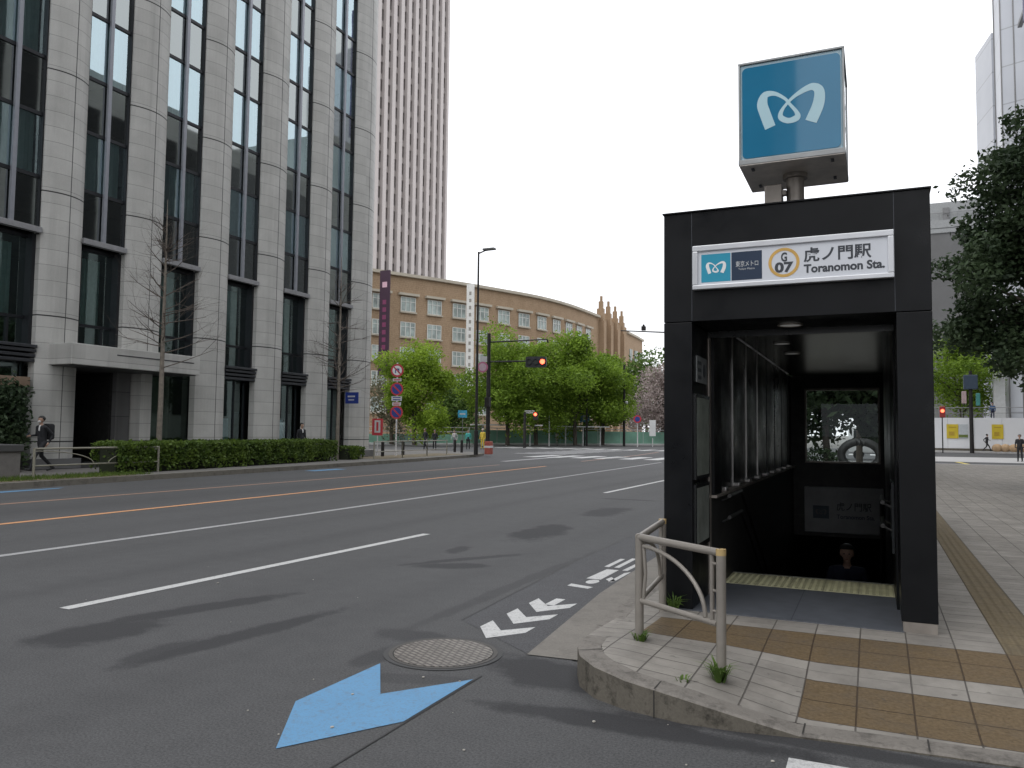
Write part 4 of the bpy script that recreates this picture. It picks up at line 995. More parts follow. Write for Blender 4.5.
for k, u in enumerate((-.42, 0, .42)):
    b = MB(); b.disc((u,5.97), .155, lambda a,c,d: Ts(a,c,.215+d), .02, seg=22); b.build('lens', LAMPRED if k == 2 else LAMPOFF, hd)
    b = MB(); b.disc((u,5.97), .185, lambda a,c,d: Ts(a,c,.215+d), .12, seg=22, r_in=.165); b.build('visor', hd.data.materials[0], hd)
Tq = facing(SX-.02, SY-.1)
b = MB(); b.disc((-.3,5.6), .34, lambda u,w_,d: Tq(u,w_,.1+d), .02); rsn = b.build('round_sign', mat('pink_ring', (.45,.14,.24), .5), sg); b = MB(); b.disc((-.3,5.6), .24, lambda u,w_,d: Tq(u,w_,.122+d), .004); b.build('face', mat('pinkish_face', (.52,.38,.44), .5), rsn)
plate(sg, Tq, -.25, 6.1, .45, .35, OFFW, 0, None, 'plate', .1)
b = MB(); b.bbox(SX-.16,SX+.16,SY-.22,SY+.1,3.1,3.7, b=.02); b.build('control_box', DARKPOLE, sg)
b = MB(); b.bbox(SX+.02,SX+.42,SY-.5,SY-.1,.15,.95, b=.03); o = b.build('barrier_block', mat('red_white_block', (.40,.10,.07), .6), None); labelled(o, 'small red and white barrier block at the foot of the signal pole', 'barrier')
b = MB(); b.box(SX+.01,SX+.43,SY-.51,SY-.09,.55,.68); bb = b.build('white_band', WHITEP, o)

# far crossing arm, reaching out from behind the black entrance
ca = thing('signal_mast', 'dark mast with long horizontal arm and small sensor left of the black shelter', 'signal mast', (-10.2,60,.0))
b = MB(); b.tube([(-10.2,60,0),(-10.2,60,9.6)],[.15,.1],10); b.build('pole', DARKPOLE, ca)
b = MB(); b.tube([(-10.2,60,8.95),(-17.4,57.9,9.3)],[.07,.04],8); b.build('arm', DARKPOLE, ca)
b = MB(); b.bbox(-15.9,-15.6,58.2,58.5,9.3,9.62, b=.03); b.sph((-15.75,58.35,9.68),.09); b.build('sensor', DARKPOLE, ca)
# farther poles in front of the trees
def pole_at(name, label, cat, x, y, h, r=.09, m=DARKPOLE, group=None):
    o = thing(name, label, cat, (x,y,.0), group); b = MB(); b.tube([(x,y,0),(x,y,h)],[r,r*.75],10); b.build('pole', m, o, smooth=True); return o
o = pole_at('pedestrian_signal', 'dark post with orange red pedestrian light on a side arm beyond the junction', 'pedestrian signal', -31.4, 72, 3.5, .16)
Tt = facing(-30.35, 72.3); b = MB(); b.prism(rrect(-.22,.22,2.75,3.5,.06), lambda u,w_,d: Tt(u,w_,d), .25); hd2 = b.build('signal_head', DARKPOLE, o); b = MB(); b.disc((0,3.3),.15,lambda u,w_,d: Tt(u,w_,.252+d),.02); b.build('lens', LAMPRED, hd2); b = MB(); b.tube([(-31.4,72,3.45),(-30.35,72.3,3.45)],.04,6); b.box(-31.4,-30.35,71.95,72,3.6,3.66); b.build('arm', WHITEPOLE, o)
pole_at('utility_pole', 'tall dark pole rising in front of the tree crowns, right of the red light', 'pole', -30.5, 88, 13.2, .12)
o = pole_at('street_lamp', 'distant dark lamp pole with small white lamp before the last tree crown', 'street lamp', -27.2, 92, 9.8, .16)
b = MB(); b.sph((-28.6,92,8.1),(.3,.3,.25)); b.sph((-26.9,92,5.2),(.2,.2,.2)); b.tube([(-27.2,92,8),(-28.6,92,8.05)],.04,6); b.build('lamp', OFFW, o)
o = pole_at('sign_post', 'white post with round purple no parking sign beyond the junction', 'traffic sign', -25.0, 90, 3.0, .07, WHITEPOLE)
Tp = facing(-25.0, 90); b = MB(); b.disc((0,3.2),.45,lambda u,w_,d: Tp(u,w_,.1+d),.03); q = b.build('round_sign', RED, o); b = MB(); b.disc((0,3.2),.3,lambda u,w_,d: Tp(u,w_,.131+d),.01); b.build('face', SBLUE, q)
o = pole_at('sign_post', 'blue square sign with white symbol on a post beyond the junction', 'traffic sign', -31.8, 91, 3.2, .07, DARKPOLE)
Tp = facing(-31.8, 91); plate(o, Tp, 0, 3.4, 1.1, 1.1, mat('parking_blue', (.03,.16,.38), .5), 0, None, 'plate', .1); b = MB(); b.prism([(-.22,3.1),(.22,3.1),(.22,3.75),(-.22,3.75)], lambda u,w_,d: Tp(u,w_,.113+d), .01); b.build('symbol', OFFW, o)
o = pole_at('sign_post', 'light blue rectangular sign on a thin post behind the crossing pedestrians', 'traffic sign', -38.6, 72.5, 3.0, .05, GREYPOLE)
Tp = facing(-38.6, 72.5); plate(o, Tp, 0, 3.35, .95, .75, LBLUE, 0, None, 'plate', .06); b = MB(); b.prism([(-.3,3.28),(.3,3.28),(.3,3.42),(-.3,3.42)], lambda u,w_,d: Tp(u,w_,.073+d), .01); b.build('printing', OFFW, o)
o = pole_at('notice_post', 'plain white upright board standing before the blossom tree', 'notice board', -24.0, 93, 1.0, .06, WHITEPOLE); Tp = facing(-24.0, 93); plate(o, Tp, 0, 2.2, .75, 1.9, WHITEP, 0, None, 'board', .08)
o = pole_at('white_post', 'plain thin white post standing between two street tree trunks', 'post', -33.6, 84, 4.0, .09, WHITEPOLE)
# shelters with thin white roofs
def shelter(label, x0, y0, x1, y1, z, n):
    o = thing('bus_shelter', label, 'bus shelter', (x0,y0,0), 'bus shelters with thin white roofs'); b = MB(); b.obox((x0,y0),(x1,y1),1.3,z,z+.13); b.build('roof', WHITEP, o)
    for k in range(n):
        t_ = (k+.5)/n; x, y = x0+(x1-x0)*t_, y0+(y1-y0)*t_; b = MB(); b.tube([(x,y,0),(x,y,z)],.09,8); b.build('post', OFFW, o)
shelter('thin white flat roofed shelter left of the signal pole beyond the junction', -40.5, 78, -33.9, 82.5, 2.25, 3)
shelter('thin white flat roofed shelter on two posts right of the red pedestrian light', -34.2, 88, -28.6, 90.5, 2.2, 3)
# green temporary fence
fe = thing('site_fence', 'long low green and white mesh fence across the junction in front of the trees', 'fence', (-49,72,.0))
GF = mat('green_fence_panel', (.21,.41,.31), .6, 0, .2, .5, dirt=.3); GF2 = mat('pale_fence_panel', (.24,.36,.31), .6, 0, .2, .5)
fpts = [(-56,66),(-41.7,80.0),(-25.0,103)]
for a, c in zip(fpts, fpts[1:]):
    a, c = Vector(a), Vector(c); Lh = (c-a).length; n = int(Lh/3.4)
    for k in range(n):
        p, q = a+(c-a)*k/n, a+(c-a)*(k+1)/n
        white = a.x < -50
        b = MB(); b.obox(p, q, .06, .25, 1.75 if not white else 1.2); b.build('panel', GF if (k*7) % 3 or not white else GF2, fe)
        b = MB(); b.tube([(p.x,p.y,0),(p.x,p.y,2.05)], .05, 6); b.build('post', OFFW, fe)
        b = MB(); b.obox(p, q, .05, 1.95, 2.03); b.obox(p, q, .09, .02, .24)
        if white: b.obox(p, q, .05, 1.45, 1.55)
        b.build('rail', OFFW, fe)
print('stage street')
# ---------------------------------------------------------------- trees
def tree(name, label, x, y, h, cr, leafm, n, ls, seed, trunk_h=None, group=None, z0=.1, lobes=9, low=.28, tr=.25, cat='tree', squash=1.0, custom=None):
    rr = random.Random(seed); root = thing(name, label, cat, (x,y,z0), group)
    th = trunk_h or h*.45
    b = MB(); b.tube([(x,y,z0),(x+rr.uniform(-.1,.1),y,z0+th*.5),(x+rr.uniform(-.2,.2),y+rr.uniform(-.2,.2),z0+th),(x,y,z0+h*.85)],[tr,tr*.8,tr*.65,tr*.12],9)
    L_ = []
    for k in range(lobes):
        a = 6.283*k/lobes*1.9+rr.uniform(-.4,.4); zz = low*h + (h*(1-low))*((k+.5)/lobes)
        prof = math.sin(min(1,(zz-low*h)/(h*(1-low))*.85+.18)*math.pi)**.6
        rad = cr*prof*rr.uniform(.45,.75)
        L_.append((x+rad*math.cos(a), y+rad*math.sin(a), z0+zz))
    RR = None
    if custom: L_ = [c_[:3] for c_ in custom]; RR = {c_[:3]: c_[3] for c_ in custom}; per_r = sum(c_[3]**2 for c_ in custom)
    for p in L_:
        zb = z0+th*rr.uniform(.6,1); b.tube([(x,y,zb),((x+p[0])/2,(y+p[1])/2,(zb+p[2])/2+.2),p],[tr*.45,tr*.28,.03],6)
    b.build('trunk', BARK, root, smooth=True)
    b = MB(); per = n//(lobes+2)
    for p in L_:
        s = cr*rr.uniform(.42,.62)
        if RR:
            s = RR[p]; m_ = int(n*s*s/per_r/7)
            for j in range(7):
                q = (p[0]+rr.gauss(0,s*.5), p[1]+rr.gauss(0,s*.6), p[2]+rr.gauss(0,s*.5)); leaves(b, q, (s*rr.uniform(.4,.75),s*rr.uniform(.4,.75),s*rr.uniform(.3,.55)), m_, ls, rr, shell=.2)
            continue
        for j in range(4):      # each lobe is itself a handful of clumps
            q = (p[0]+rr.gauss(0,s*.45), p[1]+rr.gauss(0,s*.45), p[2]+rr.gauss(0,s*.32))
            leaves(b, q, (s*rr.uniform(.4,.8),s*rr.uniform(.4,.8),s*rr.uniform(.35,.65)*squash), per//4, ls, rr, shell=.5)
    if not RR: leaves(b, (x,y,z0+h*.62), (cr*.6,cr*.6,h*.3), per*2, ls, rr)
    b.build('crown', leafm, root, fixn=False)
    return root
G_ = 'green street trees beyond the junction'
tree('street_tree','bright green round tree just right of the round traffic signs',-42.5,69.5,10.0,3.6,LEAF_Y,22000,.19,11,group=G_,low=.15)
tree('street_tree','bright green street tree directly right of the white banner',-36.7,79.5,10.6,4.2,LEAF_G,26000,.20,12,group=G_,low=.36)
tree('street_tree','green street tree behind the hanging red traffic light',-35.0,83.5,10.6,4.6,LEAF_G,26000,.20,13,group=G_,low=.36)
tree('street_tree','green street tree between the red light and the buttressed corner',-31.9,88,11.6,5.0,LEAF_G,28000,.21,14,group=G_,low=.36)
tree('street_tree','rightmost green street tree under the brick buttresses',-30.2,93,10.4,3.7,LEAF_G,24000,.21,15,group=G_,low=.36)
tree('tree','darker green tree behind, seen between the brick building and the black shelter',-33.5,126,13,6,LEAF_M,7000,.4,16)
tree('blossom_tree','fading pink blossom tree with pale drooping crown left of the black shelter',-25.5,104,9.4,5.2,LEAF_C,12000,.22,17,low=.15,lobes=12,cat='blossom tree')
tree('tree','brownish pale young tree between the granite pier and the round signs',-47.8,73.5,7,3.2,LEAF_B,3500,.2,18,low=.2)
tree('tree','dark shady tree low behind the bright green tree at the brick facade',-46,84,7,4.5,LEAF_M,12000,.22,19,low=.1)
tree('tree','shady understorey tree behind the street trees in front of the brick facade',-37,97,8,5.5,LEAF_M,14000,.24,21,low=.12)
tree('street_tree','bright green small tree right of the shelter in front of the grey building',8.6,99,12.4,4.2,LEAF_G,15000,.2,22,low=.42)
tree('street_tree','large dark green tree overhanging the pavement at the right edge',5.85,23.2,9.8,3.7,LEAF_D,85000,.095,31,tr=.16,z0=.15,custom=[(3.75,23,8.9,.75),(3.5,22.6,7.7,.8),(2.95,23,6.5,.75),(3.4,23.6,6.4,.9),(2.5,22.8,5.4,.8),(2.25,23.2,4.5,.6),(3.1,23.3,4.9,1.0),(3.2,22.8,3.6,.75),(4.2,23.6,4.2,1.1),(4.3,22.4,6.2,1.1),(4.6,23.5,8.2,1.2),(5.6,23,9.2,1.3),(5.6,24.6,6,1.5),(6.6,22.4,5,1.5),(7.2,23.6,7.6,1.5),(5.4,21.8,7.4,1.2),(6,25,8,1.4),(5.0,22.2,4.4,1.1),(8,23,5.4,1.3)])
tree('street_tree','dark leaved pavement tree seen through the back window of the shelter',-1.55,31,7.0,2.9,LEAF_D,24000,.19,32,low=.30,tr=.14,z0=.15)
tree('street_tree','second dark pavement tree farther back in the window view',-.7,42,8,2.8,LEAF_D,7000,.15,33,low=.45,tr=.16,z0=.15)
# planter tub and ring sculpture seen through the window
pt = thing('planter', 'row of leafy plants in a planting box seen through the back window', 'planter', (-1.9,29,.15))
b = MB(); b.bbox(-2.4,-1.0,28.6,29.4,.15,.55, b=.02); b.build('box', C_KERB, pt)
b = MB(); rr = random.Random(2); leaves(b,(-1.7,29,.75),(.7,.35,.35),900,.08,rr); b.build('foliage', LEAF_D, pt, fixn=False)
rg = thing('ring_sculpture', 'dark thick upright ring sculpture seen through the back window', 'sculpture', (-.45,27,.15))
b = MB(); b.tube([(-.42+.55*math.cos(a),27,.95+.42*math.sin(a)) for a in [k*2*math.pi/28 for k in range(29)]],.13,10,caps=False); b.build('ring', BLACKTILE, rg, smooth=True)
b = MB(); b.bbox(-.8,-.05,26.8,27.2,.15,.45, b=.03); b.build('plinth', BLACKTILE, rg)
vn = thing('delivery_van', 'white van on the cross street seen through the back window', 'van', (.0,58,.0))
b = MB(); b.bbox(-1.6,1.4,57,59,.4,2.2, b=.2); b.build('body', WHITEP, vn, smooth=True)
b = MB(); b.bbox(-1.3,1.1,56.985,59.01,1.3,1.95, b=.05); b.build('windows', G_DARK, vn)
for x in (-1.0,.85):
    for y in (57.1,58.9):
        b = MB(); b.disc((x,.33),.33,lambda u,w_,d: (u,y-.1+d,w_),.2,seg=18); b.build('wheel', BLACKTILE, vn)

# ---------------------------------------------------------------- brown brick building
br = thing('brick_building', 'long brown brick building of several storeys curving round the junction with stone framed windows', 'brick building', (-60,110,0))
BRICK = None
def brickmat():
    m, t, b = nt('brown_brick'); P = pos(t).outputs['Position']; s = N(t,'ShaderNodeSeparateXYZ'); t.links.new(P, s.inputs[0])
    n = noise(t,.5,5,P); f = noise(t,5,3,P,.7)
    c = ramp(t, n, .3,.7,(.265,.185,.118),(.345,.248,.165)); c = mixc(t,.4,c,ramp(t,f,.3,.7,(.2,.13,.08),(.46,.34,.22)))
    st = M2(t,'LESS_THAN',M2(t,'FRACT',M2(t,'DIVIDE',s.outputs[2],.3)),.16); c = mixc(t,M2(t,'MULTIPLY',st,.25),c,(.12,.09,.07))
    t.links.new(c,b.inputs['Base Color']); b.inputs['Roughness'].default_value=.85; b.inputs['Specular IOR Level'].default_value=.2; return m
BRICK = brickmat(); STONE = mat('pale_stone_trim', (.40,.36,.29), .8, 0, .1, .5)
path = [(-95,45),(-67.5,97.6),(-61.4,109.3),(-56.9,119.4),(-53.4,128.8),(-51.6,139.3),(-51.0,153.9)]
path2 = [(-51.0,153.9),(-50.6,172.9)]
path3 = [(-50.6,172.9),(-51.0,182),(-51.6,190)]
PAN = mat('office_pane', (.30,.35,.33), .2, 0, .5, .5, spec=.6); PWF = mat('pale_window_frame', (.55,.56,.53), .6)
def along(path, s):
    for a, c in zip(path, path[1:]):
        a, c = Vector(a), Vector(c); l = (c-a).length
        if s <= l: return a+(c-a)*s/l, (c-a).normalized()
        s -= l
    return c, (c-a).normalized()
def total(path): return sum((Vector(b_)-Vector(a)).length for a, b_ in zip(path, path[1:]))
H0 = 25.0
def wall(path, h, th=.6, name='wall', m=BRICK, back=16):
    b = MB(); n = len(path); off = [(x-back, y+2) for x, y in path]
    vs_ = [(x,y,0) for x,y in path]+[(x,y,h) for x,y in path]+[(x,y,h) for x,y in off]
    for r in range(2): b.add(vs_, [(r*n+i, r*n+i+1, (r+1)*n+i+1, (r+1)*n+i) for i in range(n-1)])
    return b.build(name, m, br, fixn=False)
def smoothp(path, k=5):
    P = [(p[0],p[1],0) for p in path]; return [(q[0],q[1]) for q in catmull(P, k)]
pa = [path[0]] + smoothp(path[1:], 5)
wall(pa, H0); wall(path2, H0+.3); wall(path3, H0-1)
b = MB(); b.quad((-51.6,190,0),(-51.6,190,24),(-70,192,24),(-70,192,0)); b.build('wall', BRICK, br, fixn=False)
for pp, h in ((pa, H0), (path3, H0-1)):
    b = MB()
    for a, c in zip(pp, pp[1:]): b.obox(a, c, 1.0, h, h+.45)
    b.build('cornice', STONE, br)
# windows
Ltot = total(pa); nwin = 0
s = total(pa[:2]) - 4.6*3 + 1.0
s_first = s
while s < Ltot-2.2 and nwin < 96:
    p, d = along(pa, s); nrm = Vector((d.y, -d.x)); 
    for row in range(5):
        zc = 20.8-3.85*row; 
        if zc < 5 : continue
        ww, hh = 2.5, 2.15
        def W(u, z, o_, p=p, d=d, nrm=nrm): q = p+d*u+nrm*o_; return (q.x, q.y, z)
        b = MB()
        b.add([W(-ww/2,zc-hh/2,.04),W(ww/2,zc-hh/2,.04),W(ww/2,zc+hh/2,.04),W(-ww/2,zc+hh/2,.04)],[(0,1,2,3)],1)
        for u in (-ww/2,-.42,.42,ww/2): b.prism([(u-.06,zc-hh/2),(u+.06,zc-hh/2),(u+.06,zc+hh/2),(u-.06,zc+hh/2)], lambda a,c,dd: W(a,c,.05+dd), .07, 2)
        for z in (zc-hh/2,zc+hh*.18,zc+hh/2): b.prism([(-ww/2,z-.05),(ww/2,z-.05),(ww/2,z+.05),(-ww/2,z+.05)], lambda a,c,dd: W(a,c,.05+dd), .06, 2)
        b.prism([(-ww/2-.2,zc-hh/2-.28),(ww/2+.2,zc-hh/2-.28),(ww/2+.2,zc-hh/2-.06),(-ww/2-.2,zc-hh/2-.06)], lambda a,c,dd: W(a,c,.03+dd), .3, 0)
        if row in (0,): b.prism([(-ww/2-.5,zc+hh/2+.25),(ww/2+.5,zc+hh/2+.25),(ww/2+.5,zc+hh/2+.6),(-ww/2-.5,zc+hh/2+.6)], lambda a,c,dd: W(a,c,.03+dd), .5, 0)
        b.build('window', [STONE, PAN, PWF], br); nwin += 1
    s += 4.75
for k in range(3):
    for row in range(5):
        y = 176.5+k*4.6; zc = 19.5-3.8*row; b = MB(); b.box(-50.9,-50.55,y-1.0,y+1.0,zc-1.3,zc+1.3,1); b.box(-50.549,-50.4,y-.06,y+.06,zc-1.3,zc+1.3,2); b.build('window', [STONE, PAN, PWF], br)
for k, y in enumerate((155.0,159.8,164.6,169.4)):
    b = MB(); x = -50.6; h = 29.6-k*.35
    b.box(x-1.0,x+.75,y-.8,y+.8,0,h-5.2); b.box(x-.9,x+.45,y-.55,y+.55,h-5.199,h-2.6); b.box(x-.6,x+.25,y-.38,y+.38,h-2.599,h-1.1); b.box(x-.35,x+.1,y-.2,y+.2,h-1.099,h)
    b.build('buttress', BRICK, br)
# banners
bn = thing('vertical_banner', 'long dark purple vertical banner with pink marks on the brick building, leftmost', 'banner', (-64.5,98,0))
b = MB(); b.box(-65.6,-63.9,96.9,97.1,9.5,24.9); b.build('cloth', PURPLE, bn); b = MB(); b.box(-65.15,-64.35,96.88,96.899,22.4,23.2,1)
for k in range(8): b.box(-65.05,-64.45,96.88,96.899,12.2+k*1.1,12.85+k*1.1)
b.build('printing', [MAGENTA, mat('pale_pink', (.55,.35,.42), .7)], bn)
bn = thing('vertical_banner', 'long white vertical banner with small dark marks on the brick building', 'banner', (-57.0,109.6,0))
b = MB(); b.box(-57.9,-56.6,109.5,109.65,6.5,24.6); b.build('cloth', mat('white_cloth', (.62,.62,.60), .8), bn); b = MB()
for k in range(13): b.box(-57.45,-57.05,109.48,109.499,9.4+k*1.12,9.95+k*1.12)
b.build('printing', mat('dull_print', (.25,.24,.22), .7), bn)

# ---------------------------------------------------------------- ribbed tower behind
tw = thing('ribbed_tower', 'very tall pale tower with close vertical white ribs behind the brick building', 'tower', (-95,150,0))
TH = 150; NR = 11; pitch_ = 3.02
RIB = mat('pale_rib', (.50,.46,.445), .7, 0, .04, .1); TD = mat('tower_recess', (.12,.108,.105), .35, 0, .2, .1); TF = mat('tower_floor_band', (.26,.235,.225), .6)
b = MB(); b.box(-125,-95.9,100,168.7,0,TH); b.build('body', TD, tw)
b = MB()
for z in np.arange(3, TH, 3.9): b.box(-95.9,-95.72,100.1,168.6,z,z+1.35)
b.build('floor_bands', TF, tw)
for k in range(23):
    y = 168.6-k*pitch_; b = MB(); b.bbox(-95.85,-95.05,y-.72,y+.62 if k else y+.3,0,TH, b=.08); b.build('rib', RIB, tw)

# ---------------------------------------------------------------- right side buildings and hoarding
gb_ = thing('grey_building', 'plain grey concrete building with recessed top storey right of the shelter', 'building', (10,123,0))
GC = concrete('grey_facade', (.20,.20,.20), .1, .15); GC2 = mat('light_facade', (.34,.35,.35), .7)
b = MB(); b.box(3,20.5,123,150,0,30.2); b.build('wall', GC, gb_); b = MB(); b.box(3,20.4,123.5,149,30.21,34.0); b.build('top_storey', GC2, gb_)
b = MB(); b.box(3,20.5,122.9,123.1,30.3,31.4); b.box(3,20.5,122.85,123.45,29.6,30.19); b.build('parapet', GC2, gb_)
b = MB()
for k in range(16): b.box(3+k*1.1,3.05+k*1.1,123.12,123.17,31.41,32.4)
b.box(3,20.5,123.12,123.17,32.4,32.47); b.box(9.0,9.8,123.3,123.49,31.5,33.2); b.build('roof_railing', GREYPOLE, gb_)
wt = thing('white_tower', 'tall white tiled tower cut off by the right edge of the picture', 'tower', (18,105,0))
def panelm():
    m, t, b = nt('white_panels'); P = pos(t).outputs['Position']; s = N(t,'ShaderNodeSeparateXYZ'); t.links.new(P, s.inputs[0])
    j = M2(t,'LESS_THAN',M2(t,'FRACT',M2(t,'DIVIDE',s.outputs[2],4.1)),.03)
    c = mixc(t, M2(t,'MULTIPLY',j,.5), ramp(t, noise(t,.15,3,P),.3,.7,(.46,.48,.52),(.54,.56,.60)), (.2,.2,.21)); t.links.new(c, b.inputs['Base Color']); b.inputs['Roughness'].default_value=.4; return m
WP = panelm()
b = MB(); b.add([(12.335,114.31,0),(13.388,108.1,0),(30,112,0),(30,118,0),(12.335,114.31,50),(13.388,108.1,50),(30,112,50),(30,118,50)],[(0,1,5,4),(1,2,6,5),(2,3,7,6),(3,0,4,7),(4,5,6,7)]); b.build('wing', WP, wt)
b = MB(); c_ = [(12.95,102.2),(12.9,97.0),(15.6,95.8),(32,100),(32,107)]; n = 5
b.add([(x,y,0) for x,y in c_]+[(x,y,60) for x,y in c_],[(i,(i+1)%n,n+(i+1)%n,n+i) for i in range(n)]+[(5,6,7,8,9)]); b.build('main_block', WP, wt)
b = MB()
for (x,y) in ((12.9,102.15),(12.86,97.0),(14.0,96.5)): b.box(x-.06,x+.06,y-.06,y+.06,0,60.1)
b.build('corner_joint', GREYPOLE, wt)
vs2 = thing('vertical_sign', 'dark navy vertical sign high on the white tower at the top right corner', 'sign', (13.6,89,40))
b = MB(); b.bbox(13.75,15.2,88.5,89.2,42.0,60, b=.05); b.build('panel', mat('navy_purple', (.055,.05,.14), .5), vs2)
b = MB(); b.box(14.1,14.5,89.2,94.6,44,44.4); b.build('bracket', GREYPOLE, vs2)
b = MB(); b.box(14.1,14.5,89.2,94.6,56,56.4); b.build('bracket', GREYPOLE, vs2)
# hoarding across the junction
hd_ = thing('construction_hoarding', 'long white construction hoarding with a rail along its top beyond the junction', 'hoarding', (9,108,0))
HB = mat('white_hoarding', (.66,.67,.69), .6, 0, .06, .3)
for k in range(12):
    x = 2+k*2.4; b = MB(); b.bbox(x+.01,x+2.39,93,93.1,.39,3.5, b=.01); b.build('panel', HB, hd_)
b = MB(); b.box(2,30.8,92.9,93.3,.151,.389); b.build('base', C_KERBFACE, hd_)
b = MB(); b.tube([(2,93.2,4.55),(30.8,93.2,4.55)],.035,6); b.tube([(2,93.2,4.0),(30.8,93.2,4.0)],.025,6)
for k in range(15): b.tube([(2+k*2.05,93.2,3.45),(2+k*2.05,93.2,4.55)],.035,6)
b.build('top_rail', GREYPOLE, hd_)
for (x0, x1, z0, z1, lab) in ((6.7,7.75,1.4,2.85,'yellow poster square on the white hoarding beside the pale notice, left of the signal pole'),(10.7,11.7,1.4,2.85,'yellow poster square on the white hoarding above the walking person')):
    o = thing('yellow_poster', lab, 'poster', (x0,92.9,z0)); b = MB(); b.box(x0,x1,92.94,92.985,z0,z1); b.build('sheet', YELLOWM, o)
    b = MB(); b.box(x0+.2,x1-.2,92.93,92.939,z0+1.1,z0+1.2); b.box(x0+.2,x1-.35,92.93,92.939,z0+.3,z0+.7); b.build('printing', mat('ochre_print', (.40,.27,.03), .7), o)
o = thing('pale_notice', 'pale notice sheet with a green foot beside the left yellow poster', 'notice', (7.9,92.9,1.4)); b = MB(); b.box(7.78,8.6,92.94,92.985,1.4,2.85); b.build('sheet', mat('pale_sheet', (.45,.48,.50), .7), o); b = MB(); b.box(7.78,8.6,92.93,92.939,1.5,1.8); b.build('green_band', mat('green_print', (.12,.16,.04), .7), o)
pc = thing('white_column', 'broad white column rising behind the hoarding under the dark tree', 'column', (14.6,112,0)); b = MB(); b.bbox(11.3,12.35,96,96.9,0,9, b=.05); b.build('shaft', OFFW, pc); b = MB(); b.bbox(11.2,12.45,95.9,97,9.0,9.3, b=.03); b.build('capital', GC2, pc)
# signals on the right
o = pole_at('signal_pole', 'thick dark signal pole before the white hoarding on the right', 'traffic signal', 8.55, 89, 8.0, .2)
b = MB(); b.bbox(7.95,9.15,88.7,89.3,6.2,7.6, b=.05); b.build('signal_head', mat('dark_blue_box', (.03,.05,.08), .5), o); b = MB(); b.bbox(8.95,9.3,88.6,88.9,4.6,5.8, b=.03); b.build('green_plate', mat('teal_plate', (.05,.22,.2), .5), o)
b = MB(); b.bbox(7.75,8.15,88.6,88.9,4.8,6.0, b=.03); b.build('pale_plate', mat('pale_pink_plate', (.4,.3,.3), .5), o)
o = pole_at('pedestrian_signal', 'red lit pedestrian signal on a thin post in front of the hoarding', 'pedestrian signal', 5.95, 87.5, 3.4, .06)
b = MB(); b.bbox(5.72,6.22,87.2,87.5,3.4,4.5, b=.05); hd3 = b.build('signal_head', mat('red_housing', (.25,.03,.03), .5), o); b = MB(); b.disc((5.97,4.05),.16,lambda u,w_,d: (u,87.19-d,w_),.02); b.build('lens', LAMPRED, hd3)
o = thing('safety_barrier', 'row of pale tan sandbags and barrier blocks before the hoarding at the right', 'sandbags', (13.5,98,0)); 
rr = random.Random(6)
for k in range(7):
    b = MB(); b.sph((10.9+k*.7,90.9+rr.uniform(-.2,.2),.5),(.48,.4,.42),0,10,7); b.build('sandbag', mat('tan_sack', (.42,.29,.17), .9, 0, .2, 3) if 'tan_sack' not in bpy.data.materials else bpy.data.materials['tan_sack'], o, smooth=True)
b = MB(); b.quad((4.4,50.2,.156),(4.75,50.2,.156),(4.6,60,.156),(4.25,60,.156)); 
decal('yellow_crossing_guide', [[(4.75,50.5),(5.05,50.5),(4.75,56.6),(4.45,56.6)]], P_YELLOW, .006)
b = MB(); b.quad((-1.8,46.9,.154),(60,46.9,.154),(60,47.4,.154),(-1.8,47.4,.154)); b.build('pale_edge_strip', C_WALK, walk, fixn=False)
b = MB(); b.box(-40,40,106,106.9,0,.14) if False else None
# street wall opposite the office building: it stands outside the frame and shows in the office glass
op = thing('facing_block', 'dark office block across the road whose outline shows mirrored in the granite building windows', 'office building', (15,40,0))
b = MB(); b.box(15,40,-10,46.5,0,50); b.box(15,40,46.51,84,0,33); b.box(17,38,50,62,33.01,35.5); b.box(15,40,84.01,92,0,41); b.build('wall', mat('dark_facade', (.34,.35,.34), .6, 0, .2, .2), op)
b = MB()
for k in range(33):
    y_ = -9+k*3
    if y_ < 80: b.box(14.9,15,y_,y_+1.9,3,48 if y_ < 44 else 31)
b.build('windows', G_DARK, op)
print('stage background')
